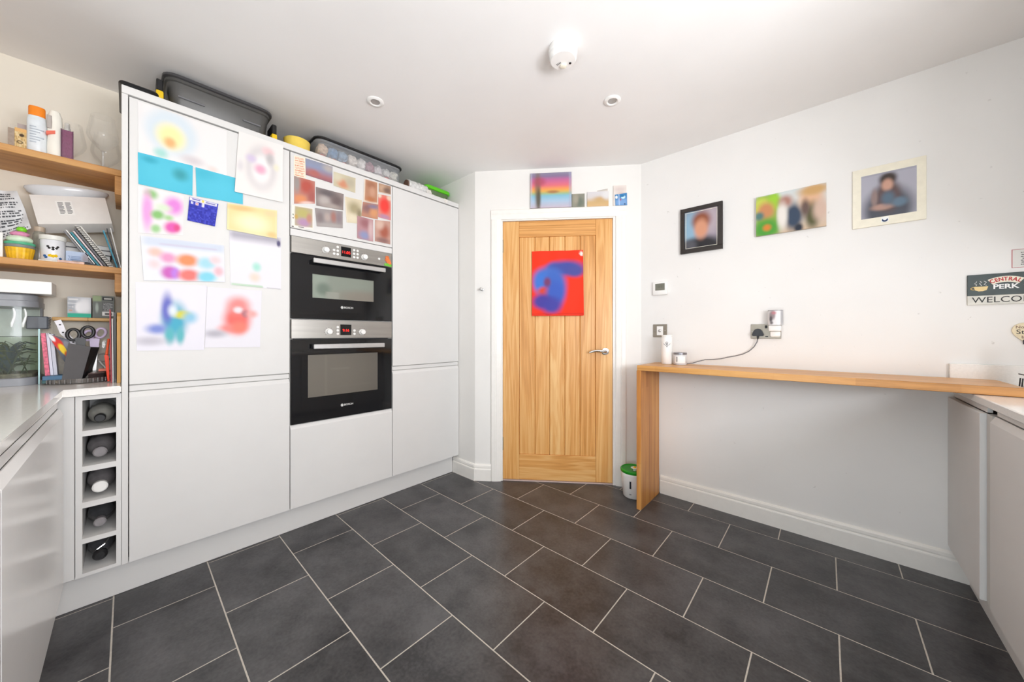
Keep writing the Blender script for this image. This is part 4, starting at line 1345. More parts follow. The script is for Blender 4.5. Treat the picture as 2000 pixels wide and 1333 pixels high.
# ================================================================== drawings and photos on the cupboard doors
PC = CX + .0006
GD, GP = 'drawings on the tall cupboard door', 'photos on the cupboard above the ovens'
W_ = '#e6e3e2'
DRAW = [
    ('large white sheet with a faint blue and yellow round drawing, top left of the door', [(.031, 2.165), (.336, 2.165), (.336, 1.939), (.033, 1.937)], .0, .001,
     [('fill', W_), ('blob', .35, .42, .26, .4, '#c3d6e2', .5), ('blob', .35, .42, .17, .27, W_, .6, .7), ('blob', .34, .5, .15, .24, '#f3e6a8', .5), ('blob', .33, .62, .06, .1, '#eeae78', .7), ('blob', .23, .88, .07, .09, '#a5d3cc', .7), ('blob', .58, .86, .12, .09, '#cfc8cb', .8), ('blob', .82, .93, .06, .06, '#efd3cf', .8)]),
    ('bright teal card under the large white sheet, left of a matching one', [(.031, 1.941), (.2095, 1.945), (.208, 1.802), (.033, 1.802)], .0014, .001,
     [('fill', '#4fb9d2'), ('blob', .5, .5, .5, .5, '#57bfd6', .8), ('blob', .76, .4, .13, .18, '#3f9aa6', .8), ('blob', .2, .15, .12, .1, '#3fa6be', .8)]),
    ('bright teal card in the middle, its corner under the grey pencil drawing', [(.219, 1.942), (.401, 1.941), (.401, 1.815), (.223, 1.804)], .0014, .001,
     [('fill', '#52bbd2'), ('blob', .2, .2, .2, .2, '#46b0c8', .8), ('blob', .9, .25, .1, .2, '#3f9fae', .8), ('blob', .5, .6, .4, .4, '#58c0d8', .9)]),
    ('white sheet with a grey and pink pencil drawing, top right of the door', [(.383, 2.183), (.579, 2.187), (.576, 1.873), (.366, 1.868)], .003, .008,
     [('fill', '#e7e3e0'), ('blob', .52, .5, .32, .36, '#cfcacb', .35), ('blob', .52, .52, .2, .24, '#efebe9', .5), ('blob', .5, .52, .12, .08, '#e9a6bd', .7), ('blob', .3, .38, .1, .06, '#cdbfd8', .8), ('blob', .66, .18, .12, .06, '#efc5c8', .8), ('blob', .7, .3, .08, .1, '#bdb8b9', .8), ('blob', .85, .42, .06, .05, '#e6e0c8', .9), ('blob', .08, .55, .06, .08, '#d6d2d4', .9)]),
    ('white sheet with blurred pink flowers and green leaves on the cupboard door', [(.031, 1.793), (.178, 1.793), (.176, 1.605), (.031, 1.587)], .0, .001,
     [('fill', '#e5e1e1'), ('blob', .28, .12, .13, .1, '#8fbf7c', .7), ('blob', .2, .5, .11, .4, '#eaa2d8', .6), ('blob', .78, .3, .2, .2, '#dc86d3', .6), ('blob', .55, .38, .16, .08, '#d2e0c6', .8), ('blob', .42, .56, .14, .1, '#86bb72', .6), ('blob', .66, .6, .1, .06, '#a6cb94', .8), ('blob', .75, .82, .18, .14, '#dc5fae', .5), ('blob', .85, .82, .07, .08, '#d65085', .7), ('blob', .38, .88, .1, .09, '#9ac78c', .7)]),
    ('small sheet scribbled over in deep blue ink below the teal cards', [(.198, 1.794), (.303, 1.788), (.29, 1.674), (.19, 1.680)], .002, .004,
     [('fill', '#3b3fae'), ('speck', ['#3034a6', '#4a4fc4', '#2a2d92', '#3d42b4'], .06, 3, .8), ('rect', .02, .02, .95, .13, '#e9e7f0', .01), ('rect', .08, .03, .38, .08, '#5a56a8', .01), ('rect', .56, .05, .9, .1, '#5a56a8', .01), ('rect', .44, .0, .52, .3, '#d9d8f0', .02), ('blob', .46, .06, .05, .06, '#f0cf5a', .3), ('rect', .06, .16, .13, .26, '#e6e4f0', .01), ('rect', .22, .16, .32, .28, '#ead6da', .01), ('rect', .25, .19, .29, .24, '#c24a55', .01), ('rect', .1, .18, .12, .22, '#3b3fae', .01)]),
    ('pale yellow blurred photo sheet at the right of the cupboard door', [(.338, 1.803), (.551, 1.821), (.550, 1.666), (.336, 1.670)], .004, .002,
     [('fill', '#e6dcae'), ('rect', .03, .04, .97, .96, '#e6d69e', .03), ('blob', .25, .12, .25, .1, '#e3bf86', .7), ('blob', .85, .15, .12, .1, '#e6cfa0', .7), ('blob', .5, .6, .3, .3, '#f6ecc6', .8), ('blob', .9, .9, .1, .1, '#e3c48a', .7)]),
    ('white sheet with a dark grey top tucked under the pale yellow sheet', [(.346, 1.668), (.571, 1.676), (.571, 1.39), (.351, 1.393)], .0, .001,
     [('fill', '#e5e3e9'), ('rect', 0, 0, 1, .12, '#9a96a4', .16), ('blob', .5, .62, .08, .08, '#a9dccf', .7), ('blob', .46, .82, .1, .08, '#ecd3c6', .8), ('rect', .02, .975, .62, 1, '#7fc27a', .015), ('rect', .7, .985, 1, 1, '#8a8a8c', .01), ('blob', .95, .12, .04, .06, '#5a5578', .4)]),  # soft grey band along the sheet's top edge
    ('white chart sheet with two rows of red, orange and blue spots', [(.039, 1.576), (.325, 1.587), (.328, 1.404), (.049, 1.38)], .0016, .004,
     [('fill', '#e1e3ea'), ('rect', .02, 0, 1, .2, '#ccd4e2', .1), ('rect', .2, .12, .9, .16, '#c8c3d6', .04), ('blob', .15, .34, .08, .1, '#efc0b4', .7), ('blob', .29, .45, .09, .12, '#ea9ac0', .6), ('blob', .52, .48, .13, .15, '#ee8f62', .5), ('blob', .76, .52, .11, .14, '#a6d5e2', .6), ('blob', .88, .42, .07, .1, '#f2cdd0', .8), ('blob', .3, .8, .1, .16, '#c765b8', .5), ('blob', .37, .82, .05, .12, '#b57fe0', .7), ('blob', .53, .85, .13, .15, '#ea7a74', .5), ('blob', .76, .88, .12, .14, '#86cfe2', .5), ('blob', .92, .72, .06, .12, '#f0b8c0', .7), ('blob', .13, .62, .06, .1, '#f0cdd0', .9)]),
    ('white sheet with a teal and blue blurred patch, bottom left of the door', [(.024, 1.37), (.2605, 1.378), (.250, 1.066), (.028, 1.069)], .0, .0015,
     [('fill', '#e4e2eb'), ('blob', .53, .55, .18, .26, '#4fa9c4', .5), ('blob', .42, .38, .08, .22, '#6a6fc0', .6), ('blob', .28, .68, .14, .07, '#7f8fd0', .7), ('blob', .64, .46, .13, .06, '#d3cf4a', .5), ('blob', .5, .4, .06, .08, '#dfe6ee', .8), ('blob', .76, .5, .1, .08, '#8fc3dc', .8), ('blob', .46, .78, .07, .12, '#5fb4bc', .6), ('blob', .62, .78, .06, .12, '#63b6be', .6), ('blob', .18, .86, .2, .06, '#c2bfc9', .8)]),
    ('white sheet with a coral red blurred patch at the bottom of the cupboard door', [(.262, 1.373), (.482, 1.375), (.475, 1.073), (.252, 1.077)], .0, .0015,
     [('fill', '#e4e2e9'), ('blob', .55, .52, .24, .24, '#ee6f68', .5), ('blob', .42, .68, .18, .07, '#f08c86', .7), ('blob', .6, .66, .14, .1, '#ef8272', .6), ('blob', .56, .28, .2, .14, '#ef8f8c', .7), ('blob', .56, .36, .08, .05, '#e4dde2', .6), ('blob', .7, .42, .07, .06, '#a8707a', .7), ('blob', .17, .77, .18, .06, '#b7b4be', .8), ('blob', .82, .42, .1, .06, '#f3aaa6', .8)]),
]
for lab, quad, dz, curl, ops in DRAW:
    sheet('drawing', lab, 'drawing', FX, quad, PC + dz, ops, .0006, M_PRINT, 40, 40, curl, GD)
PHOTOS = [
    ('narrow cream strip of orange scribbled letters at the top left above the ovens', [(.634, 2.158), (.694, 2.166), (.694, 2.045), (.634, 2.038)], 0,
     [('fill', '#efe2ce')] + [('lines', .1, .06 + .115 * k, .95, .14 + .115 * k, 2, '#d98a68', 20 + k) for k in range(8)], 40),
    ('wide photo with a grey-blue top and red-brown foot, uppermost above the ovens', [(.692, 2.164), (.842, 2.168), (.840, 2.066), (.694, 2.068)], .0007,
     [('vgrad', [(0, '#8f93a6'), (.35, '#8b94b0'), (.55, '#97889a'), (.8, '#a86f72'), (1, '#8f5f6a')]), ('blob', .3, .75, .2, .2, '#b06a64', .7), ('blob', .85, .2, .2, .2, '#b2aaa6', .8)], 24),
    ('beige photo with a soft orange middle, right of the grey-blue photo', [(.848, 2.141), (.983, 2.144), (.981, 2.049), (.848, 2.055)], 0,
     [('fill', '#c8bfa4'), ('blob', .42, .65, .26, .3, '#cf8f70', .6), ('blob', .75, .4, .2, .3, '#b9b09a', .8), ('blob', .15, .3, .2, .3, '#d2cbb2', .8), ('rect', .98, 0, 1, 1, '#e9dfd0', .02)], 24),
    ('tall red and orange photo at the left edge above the ovens', [(.635, 2.042), (.743, 2.045), (.743, 1.914), (.635, 1.884)], 0,
     [('fill', '#b98377'), ('blob', .6, .3, .35, .3, '#b5564a', .6), ('blob', .12, .25, .15, .3, '#9a928e', .7), ('blob', .3, .82, .3, .15, '#d98e62', .6), ('blob', .85, .7, .2, .3, '#a85f58', .7), ('blob', .6, .97, .3, .06, '#e6c6bc', .7)], 24),
    ('dark grey-brown wide photo in the middle left above the ovens', [(.748, 2.015), (.908, 2.02), (.905, 1.917), (.750, 1.905)], .0007,
     [('fill', '#8f8380'), ('blob', .4, .2, .3, .2, '#6a6264', .7), ('blob', .3, .65, .2, .25, '#b5aca8', .7), ('blob', .75, .5, .2, .3, '#6f6160', .7), ('blob', .55, .9, .3, .15, '#a59a94', .7)], 24),
    ('white bordered yellow and purple photo at the bottom left above the ovens', [(.623, 1.875), (.735, 1.884), (.735, 1.756), (.623, 1.748)], .0007,
     [('fill', '#ece7df'), ('rect', .14, .04, .95, .9, '#b5a88a', .04), ('blob', .5, .3, .3, .2, '#b9b070', .6), ('blob', .55, .72, .3, .18, '#b490b0', .6), ('blob', .2, .5, .08, .1, '#c4a25a', .6), ('blob', .8, .5, .12, .2, '#c08a7a', .7), ('rect', .04, .4, .08, .46, '#4a6a50', .01), ('rect', .04, .55, .09, .6, '#5a4a40', .01), ('rect', .3, .93, .55, .97, '#3f3f40', .01), ('rect', .0, .93, .08, .99, '#2f2f35', .01)], 40),
    ('grey group photo with blurred faces, lowest in the middle left above the ovens', [(.743, 1.888), (.902, 1.91), (.902, 1.805), (.753, 1.783)], .0014,
     [('fill', '#9a9291'), ('blob', .15, .5, .12, .3, '#84797a', .7), ('blob', .42, .45, .1, .25, '#b2a29c', .7), ('blob', .65, .4, .1, .3, '#a5756c', .7), ('blob', .85, .4, .1, .3, '#8f7f84', .7), ('blob', .5, .9, .5, .12, '#a9a2a0', .7)], 24),
    ('cream and olive photo with rounded look in the centre above the ovens', [(.914, 2.007), (1.023, 2.014), (1.020, 1.86), (.926, 1.847)], .0,
     [('fill', '#d8ccb0'), ('blob', .55, .4, .35, .25, '#a89c7c', .7), ('blob', .85, .6, .15, .2, '#8f8468', .7), ('blob', .4, .8, .3, .15, '#e0d6bc', .8), ('rect', 0, 0, .05, 1, '#e6dccb', .03)], 24),
    ('brown and orange upright photo with a pale border, top right above the ovens', [(1.039, 2.16), (1.131, 2.165), (1.131, 2.019), (1.033, 2.011)], .0014,
     [('fill', '#e4d3c0'), ('rect', .08, .02, .95, .95, '#b9886c', .04), ('blob', .5, .2, .3, .15, '#a8745a', .7), ('blob', .5, .85, .3, .12, '#b57550', .7), ('blob', .6, .5, .2, .2, '#c99a80', .7)], 24),
    ('smallest brown photo at the top right corner above the ovens', [(1.138, 2.164), (1.225, 2.169), (1.225, 2.109), (1.138, 2.102)], .0,
     [('fill', '#a8866f'), ('blob', .3, .4, .3, .4, '#c4a288', .7), ('blob', .7, .6, .3, .3, '#7d6358', .7), ('rect', 0, .93, 1, 1, '#e0d2c2', .05)], 20),
    ('orange-brown photo below the upright one at the right above the ovens', [(1.03, 2.007), (1.134, 2.017), (1.131, 1.916), (1.02, 1.911)], .0,
     [('fill', '#b88670'), ('blob', .3, .4, .3, .3, '#8f6a68', .7), ('blob', .75, .6, .25, .3, '#d2966a', .7), ('blob', .7, .2, .3, .15, '#8a7d92', .8)], 24),
    ('vivid red photo at the right edge above the ovens', [(1.134, 2.088), (1.225, 2.099), (1.225, 1.932), (1.134, 1.933)], .0007,
     [('fill', '#d98a7c'), ('blob', .5, .45, .4, .34, '#e8433c', .5), ('blob', .5, .92, .4, .1, '#b88aa4', .6), ('blob', .9, .08, .2, .1, '#e6c9b4', .6), ('blob', .1, .06, .15, .08, '#e6d2bc', .6)], 24),
    ('pinkish blue-footed photo at the bottom right above the ovens', [(.992, 1.906), (1.098, 1.905), (1.098, 1.76), (.992, 1.761)], .0014,
     [('fill', '#b58a8e'), ('blob', .5, .25, .3, .2, '#9d6a70', .7), ('blob', .45, .8, .3, .18, '#8c93b8', .7), ('blob', .85, .5, .15, .4, '#cdb0b0', .8)], 24),
    ('brown-red photo in the bottom right corner above the ovens', [(1.111, 1.908), (1.221, 1.924), (1.221, 1.765), (1.111, 1.766)], .0014,
     [('fill', '#c0988a'), ('blob', .6, .5, .3, .3, '#a8604e', .6), ('blob', .3, .2, .25, .2, '#d2b3a4', .7), ('blob', .5, .9, .4, .12, '#8d6a66', .7)], 24),
]
for lab, quad, dz, ops, n in PHOTOS:
    sheet('photo', lab, 'photo', FX, quad, PC + dz, ops, .0006, M_GLOSSPRINT if n == 24 else M_PRINT, n, n, .0008, GP)

# orange and green magnet on the upper control panel
t = thing('magnet', 'small orange and green blob magnet at the right end of the upper oven panel', 'magnet', FX, (1.205, 1.605, OS + .0025))
g = G()
for (a, b, r) in ((1.198, 1.668, .015), (1.206, 1.645, .018), (1.190, 1.652, .010), (1.216, 1.634, .012)):
    g.lathe((a, b, OS + .0025), [(r, 0), (r * .9, .004), (r * .5, .006), (0, .0065)], 14, 2)
part('orange_blob', g, plain('soft_orange', '#e0783a', .45, var=.2), t, smooth=50)
part('green_base', G().prism([(1.178, 1.612), (1.228, 1.608), (1.230, 1.624), (1.214, 1.632), (1.196, 1.630), (1.176, 1.626)], OS + .0025, OS + .006), plain('grass_green', '#6fbf3a', .45, var=.2), t)

# ================================================================== on top of the tall cupboards
TZ = 2.216


def crate(t, a0, a1, c0, c1, z0, z1, body, lid, taper=.02, lidh=.03):
    """lidded storage crate: a = y, b = z, c = x"""
    cx_, cz_ = (a0 + a1) / 2, (c0 + c1) / 2
    hx, hz = (a1 - a0) / 2, (c1 - c0) / 2

    def ring(h, k, r):
        return [Vector((p[0], h, p[1])) for p in rrect(cx_, cz_, hx - k, hz - k, r)]
    zt = z1 - lidh
    g = G().loft([ring(z0 + .0005, taper + .012, .03), ring(z0 + .012, taper + .002, .035), ring(zt - .016, .010, .045), ring(zt - .012, .003, .05), ring(zt, .003, .05)])
    part('crate_body', g, body, t, smooth=40)
    g = G().loft([ring(zt + .0005, .0, .05), ring(zt + .004, -.006, .05), ring(z1 - .010, -.006, .05), ring(z1 - .003, .004, .05), ring(z1, .03, .04), ring(z1 - .004, .05, .03)])
    return part('lid', g, lid, t, smooth=40)


t = thing('storage_crate', 'large dark grey lidded storage crate with yellow end clips on top of the cupboards', 'crate', FX, (.332, TZ, -2.52))
crate(t, .118, .552, -2.72, -2.33, TZ, 2.408, plain('crate_grey', '#4f4e4c', .38), plain('charcoal_lid', '#454446', .3), .026, .024)
for a0, a1, z0, z1 in ((.090, .117, 2.232, 2.302), (.553, .580, 2.232, 2.292)):
    g = G().box(a0, a1, z0, z1, -2.46, -2.345, .006, 2)
    c_ = part('clip', g, M_YELLOW, t, smooth=40)
    part('clip_lever', G().box(a0 + .002, a1 - .002, z1 + .0005, z1 + .055, -2.455, -2.35, .004), M_BLACK, t)
g = G()
for (p, q) in (((.165, 2.318), (.265, 2.300)), ((.42, 2.312), (.50, 2.304))):
    g.box(p[0], q[0], 2.298, 2.306, -2.343, -2.3375, .002)
part('moulded_rib', g, plain('grey_rib', '#77777a', .4), t, kind='stuff')
t = thing('baking_tray', 'black baking tray edge at the left end on top of the tall cupboards', 'tray', FX, (.035, TZ, -2.4))
ringf = lambda h, k: [Vector((p[0], h, p[1])) for p in rrect(.036, -2.44, .058 - k, .17 - k, .02)]
part('tray_body', G().loft([ringf(TZ + .0006, .012), ringf(TZ + .020, .002), ringf(TZ + .026, -.004), ringf(TZ + .031, -.002), ringf(TZ + .029, .004), ringf(TZ + .006, .012)]), M_BLACK, t, smooth=40)
t = thing('pot', 'round yellow pot between the two crates on top of the cupboards', 'pot', FX, (.695, TZ, -2.41))
part('pot_body', G().lathe((.697, TZ + .0005, -2.405), [(.060, 0), (.066, .006), (.070, .096), (.071, .104), (.069, .106), (.066, .100), (.060, .01), (0, .01)], 32, 1), M_YPOT, t, smooth=40)
t = thing('storage_crate', 'see-through storage crate with a black lid, stuffed with packets, on top of the ovens unit', 'crate', FX, (1.08, TZ, -2.5))
crate(t, .785, 1.375, -2.71, -2.335, TZ, 2.388, M_CRATE, M_BLACK, .006, .022)
part('clip', G().box(1.376, 1.392, 2.305, 2.372, -2.56, -2.48, .003), M_BLACK, t)
part('clip', G().box(.768, .784, 2.305, 2.372, -2.56, -2.48, .003), M_BLACK, t)
PK = [
    (0.835, 2.252, -2.395, .034, .036, .038, '#c8553f', 'red crumpled packet low at the left end inside the clear crate'),
    (0.896, 2.252, -2.395, .034, .036, .038, '#d98a72', 'salmon packet low, second from the left inside the clear crate'),
    (0.958, 2.252, -2.395, .034, .036, .038, '#c9726a', 'faded red packet low, third from the left inside the clear crate'),
    (1.019, 2.252, -2.395, .034, .036, .038, '#dcd6cf', 'whitish packet low, fourth from the left inside the clear crate'),
    (1.081, 2.252, -2.395, .034, .036, .038, '#e4e0dc', 'bright white packet low in the middle of the clear crate'),
    (1.143, 2.252, -2.395, .034, .036, .038, '#ece9e6', 'brightest white packet low, right of the middle of the clear crate'),
    (1.204, 2.252, -2.395, .034, .036, .038, '#dedbd8', 'white packet low beside the red one at the right of the clear crate'),
    (1.265, 2.252, -2.395, .034, .036, .038, '#cf4038', 'vivid red packet low at the right inside the clear crate'),
    (1.327, 2.252, -2.395, .034, .036, .038, '#cfd0c4', 'pale greenish packet low at the right end inside the clear crate'),
    (0.835, 2.318, -2.395, .034, .036, .038, '#d7b79a', 'beige packet high at the left end inside the clear crate'),
    (0.896, 2.318, -2.395, .034, .036, .038, '#6d93ba', 'blue packet high at the left inside the clear crate'),
    (0.958, 2.318, -2.395, .034, .036, .038, '#8fa6bc', 'pale blue packet high beside the blue one inside the clear crate'),
    (1.019, 2.318, -2.395, .034, .036, .038, '#e3d8ce', 'cream packet high, left of the middle of the clear crate'),
    (1.081, 2.318, -2.395, .034, .036, .038, '#e6dfda', 'white packet high in the middle of the clear crate'),
    (1.143, 2.318, -2.395, .034, .036, .038, '#a5747e', 'plum packet high under the lid inside the clear crate'),
    (1.204, 2.310, -2.395, .034, .036, .038, '#d8cfd0', 'pinkish white packet high, right of the middle of the clear crate'),
    (1.265, 2.310, -2.395, .034, .036, .038, '#d3d0cc', 'pale grey packet high at the right inside the clear crate'),
    (1.322, 2.310, -2.395, .034, .036, .038, '#d9d3c6', 'ivory packet high at the right end inside the clear crate'),
]
for k, (a, b, c, sa, sb, sc2, colr, lab) in enumerate(PK):
    g = crumple((a, b, c), sa, sb, sc2, k + 1, 3, .42)
    zlo, zhi = (TZ + .004, 2.2845) if k < 9 else (2.2865, 2.352)
    for v in g.bm.verts:
        v.co.x = min(max(v.co.x, a - .0292), a + .0292)
        v.co.y = min(max(v.co.y, zlo), zhi)
        v.co.z = min(v.co.z, -2.358)
    solo('packet', g, plain('packet_%s' % colr[1:], colr, .35, var=.25, scale=60), lab, 'packet', FX, (a, TZ + .004, c), 'packets in the clear crate', 35)
t = thing('wrapped_roll', 'crinkled clear-wrapped roll lying between the clear crate and the green tub', 'roll', FX, (1.47, TZ, -2.42))
g = G()
rings = []
rs = random.Random(5)
for k in range(14):
    a = 1.40 + k * .0125
    rings.append([Vector((a, TZ + .046 + (.040 + rs.uniform(-.005, .003)) * math.sin(q), -2.325 + (.040 + rs.uniform(-.005, .003)) * math.cos(q))) for q in [2 * PI * j / 16 for j in range(16)]])
g.loft(rings)
part('wrap', g, plain('crinkled_wrap', '#d9d8d6', .25, var=.18, scale=70), t)
part('roll_core', G().lathe((1.392, TZ + .046, -2.325), [(.034, 0), (.034, .01)], 20, 0), plain('brown_core', '#6a4f40', .6), t)
g = G()
g.loft([[Vector((1.545 + a, z, x)) for a in (0, .045)][::1] + [Vector((1.545 + a, z - .001, x - .001)) for a in (.045, 0)] for (z, x) in ((TZ + .05, -2.29), (TZ + .012, -2.275), (TZ + .0035, -2.262), (TZ + .003, -2.2445))])
part('wrap_tail', g, plain('thin_wrap', '#e4e0da', .3, var=.1), t)
t = thing('food_tub', 'clear food tub with a lime green lid on top of the rightmost tall cupboard', 'food tub', FX, (1.70, TZ, -2.43))
rf = lambda h, k, r=.03: [Vector((p[0], h, p[1])) for p in rrect(1.700, -2.425, .118 - k, .085 - k, r)]
part('tub_body', G().loft([rf(TZ + .0005, .026), rf(TZ + .01, .018), rf(TZ + .088, .006)]), clear('green_tub_plastic', '#b9dca0', .35, '#8fae72', .3, .1), t, smooth=40)
part('tub_lid', G().loft([rf(TZ + .0885, 0), rf(TZ + .092, -.004), rf(TZ + .112, -.004), rf(TZ + .120, .004), rf(TZ + .118, .016), rf(TZ + .122, .02), rf(TZ + .122, .05)]), M_GREEN, t, smooth=40)
sheet('paper_tag', 'small white paper scrap hanging over the cupboard top by the green tub', 'paper', FX, [(1.676, TZ - .001), (1.712, TZ - .002), (1.706, TZ - .032), (1.684, TZ - .031)], CX + .0025, [('fill', '#ebe6e0'), ('rect', .4, 0, .6, 1, '#d6d0ca', .1)], .0006, n=8, m=8, curl=.004)

# ================================================================== alcove shelves
WLX = -2.78
SH = [(1.8905, 1.9195), (1.4285, 1.4565)]
for (z0, z1), lab in zip(SH, ('upper thick oak shelf on the left wall holding bottles and glasses', 'lower thick oak shelf on the left wall packed with papers and ornaments')):
    t = thing('shelf', lab, 'shelf', FX, (-.43, z0, -2.63))
    part('board', G().box(-.845, -.0175, z0, z1, WLX + .0005, -2.48, .002), M_SHELF, t)
    part('support', G().box(-.040, -.0178, z0 - .088, z0 - .0005, WLX + .0005, -2.485, .0015), M_SHELF, t)
S1, S2 = SH[0][1] + .0006, SH[1][1] + .0006


def oval_bottle(g, cy, z, cx, prof, sx, sz, seg=24):
    return g.lathe((cy, z, cx), prof, seg, 1, sx, sz)


# --- upper shelf
t = thing('sun_cream', 'white bottle with a bright orange cap on the upper shelf', 'bottle', FX, (-.262, S1, -2.535))
# lathe axis 1: ax = (z, x) -> first scale acts on c, second on a
part('bottle_body', G().lathe((-.262, S1, -2.535), [(.92, 0), (1, .004), (1, .142), (.93, .158), (.86, .162)], 24, 1, .018, .0265), plain('bluish_white', '#e2e8ec', .3, var=.05, scale=50), t, smooth=40)
part('cap', G().lathe((-.262, S1 + .1625, -2.535), [(.86, 0), (.86, .036), (.8, .041), (0, .044)], 24, 1, .018, .0265), M_ORANGE, t, smooth=40)
g = G()
for k in range(7):
    g.box(-.279, -.262 + .010 * ((k * 7) % 3), S1 + .045 + k * .011, S1 + .049 + k * .011, -2.522, -2.516)
part('small_print', g, plain('pale_print', '#b4bcc6', .5), t, kind='stuff')
t = thing('lotion_bottle', 'white shaped lotion bottle with a coral stripe on the upper shelf', 'bottle', FX, (-.214, S1, -2.53))
part('bottle_body', G().lathe((-.214, S1, -2.53), [(.95, 0), (1, .004), (1, .05), (.9, .09), (.95, .14), (.86, .185), (.6, .205), (.0, .21)], 24, 1, .018, .0225), plain('ivory_plastic', '#f3efe4', .3, var=.02), t, smooth=50)
part('stripe', G().hexa([(-.236, S1 + .092, -2.511), (-.212, S1 + .102, -2.5095), (-.212, S1 + .116, -2.5095), (-.236, S1 + .106, -2.511), (-.236, S1 + .092, -2.53), (-.212, S1 + .102, -2.53), (-.212, S1 + .116, -2.53), (-.236, S1 + .106, -2.53)]), plain('coral', '#e8705a', .45), t)
part('grey_panel', G().lathe((-.228, S1 + .150, -2.5145), [(.85, -.028), (1, 0), (.85, .028)], 14, 1, .004, .008), plain('grey_pane', '#b5aca6', .4), t, smooth=50)
t = thing('perfume_bottle', 'flat plum-coloured perfume bottle with a silver neck on the upper shelf', 'perfume', FX, (-.180, S1, -2.52))
g = G()
fr_ = [(-.1955, S1), (-.165, S1), (-.163, S1 + .132), (-.1945, S1 + .132)]
g.hexa([(p[0], p[1], -2.512) for p in fr_] + [(p[0], p[1], -2.535) for p in fr_])
bmesh.ops.bevel(g.bm, geom=g.bm.edges[:], offset=.002, segments=2, affect='EDGES')
part('flask', g, M_PINKGL, t, smooth=30)
part('liquid', G().box(-.191, -.169, S1 + .006, S1 + .055, -2.531, -2.516, .002), plain('magenta_liquid', '#c04a9c', .2, var=.3, scale=60), t)
for fa in (-.1967, -.1645):
    part('side_rim', G().box(fa, fa + .0025, S1 + .001, S1 + .133, -2.5125, -2.5095), plain('plum_rim', '#5a2a48', .3), t)
part('neck', G().lathe((-.180, S1 + .1325, -2.5235), [(.0095, 0), (.0095, .012), (.008, .014), (.008, .032), (.006, .034)], 16, 1), plain('pale_silver', '#dcdad6', .2, .5), t, smooth=40)
t = thing('patterned_box', 'open brown card box with cream patterned paper at the left of the upper shelf', 'box', FX, (-.310, S1, -2.55))
part('box_side', G().box(-.3345, -.3185, S1, S1 + .088, -2.60, -2.535), plain('mauve_card', '#a08f80', .6, var=.15, scale=60), t)
me = sheet_mesh('box_front', rect(-.318, -.286, S1, S1 + .095), -2.5355, .0008, [('fill', '#d9bd86'), ('speck', ['#d9bd86', '#c9a468', '#e6d2a6', '#b08a58'], .09, 8, .6), ('blob', .55, .3, .2, .07, '#4a3a2c', .3), ('blob', .4, .62, .26, .07, '#5a4630', .3), ('blob', .4, .62, .14, .035, '#d9bd86', .3), ('blob', .6, .92, .2, .05, '#4a3a2c', .4), ('rect', 0, 0, 1, .16, '#e0b070', .05)], M_PRINT, 30, 60, off=AT[t.name])
part('box_front', me, None, t)
sheet('photo_card', 'small photo card with a dark blurred figure behind the patterned box', 'photo', FX, rect(-.316, -.284, S1, S1 + .128), -2.575, [('fill', '#b9aaa6'), ('blob', .75, .35, .3, .16, '#3a2f40', .4), ('blob', .8, .25, .12, .1, '#5a3f50', .5), ('rect', 0, .55, 1, 1, '#a89a90', .1)], .0015, n=24, m=40)
solo('clear_stand', G().box(-.345, -.270, S1, S1 + .145, -2.66, -2.655, .001), M_GLASS, 'upright clear plastic sheet behind the bottles on the upper shelf', 'stand', FX, (-.31, S1, -2.657))


def wine_glass(at, stem, lab, grp):
    a, c = at
    t = thing('wine_glass', lab, 'glass', FX, (a, S1, c), grp)
    foot = [(.036, 0), (.036, .0015), (.006, .005), (.0038, .012), (.0036, stem), (.008, stem + .004), (0, stem + .0045)]
    part('stem', G().lathe((a, S1, c), foot, 24, 1), M_STEM, t, smooth=50)
    out = [(.009, .006), (.024, .022), (.040, .042), (.049, .060), (.052, .072), (.0505, .088), (.046, .115), (.042, .14), (.038, .165)]
    inn = [(r_ - .0013, h_ + .001) for r_, h_ in out[::-1]]
    inn[0] = (inn[0][0], .165)
    part('bowl', G().lathe((a, S1 + stem, c), [(0, .005)] + out + inn + [(0, .007)], 40, 1), M_GLASS, t, smooth=60)
    return t


wine_glass((-.077, -2.545), .085, 'angular clear wine glass in front at the right end of the upper shelf', 'wine glasses')
wine_glass((-.072, -2.700), .060, 'angular clear wine glass behind another at the right end of the upper shelf', 'wine glasses')
wine_glass((-.182, -2.650), .050, 'angular clear wine glass behind the plum perfume bottle', 'wine glasses')
sheet('paper_slip', 'white paper slip lying on the upper shelf under the wine glasses', 'paper', frame((0, 1, 0), (-1, 0, 0), (0, 0, S1 - .0002)), [(-.160, 2.62), (-.100, 2.62), (-.100, 2.51), (-.160, 2.51)], .0, [('fill', '#ece9e4')], .0006, n=6, m=6)

# --- lower shelf
rs = random.Random(3)
me = sheet_mesh('carrier_bag', [(-.470, 1.775), (-.325, 1.772), (-.290, 1.62), (-.470, S2 + .001)], -2.70, .004,
                [('fill', '#e3e4e6')] + [('lines', .02, .05 + .19 * k, .98, .2 + .19 * k, 3, '#3f4248', 30 + k) for k in range(5)], M_PRINT, 100, 70, .02, None, (-.39, S2, -2.70), lambda u, v: .02 * math.sin(7 * u + 3 * v) * math.sin(5 * v + 2 * u) + .02)
solo('carrier_bag', me, None, 'crumpled white carrier bag with lines of black text, left of the lower shelf', 'bag', FX, (-.39, S2, -2.70))
solo('booklet', G().box(-.400, -.3445, S2, S2 + .105, -2.53, -2.522, .001), M_PAPER, 'plain white booklet standing at the left edge of the lower shelf', 'booklet', FX, (-.37, S2, -2.526))
t = thing('cupcake_ornament', 'cupcake ornament with yellow case, pastel icing and lime top on the lower shelf', 'ornament', FX, (-.308, S2, -2.545))
oc = (-.306, S2, -2.545)
g = G()
prof = []
R_ = []
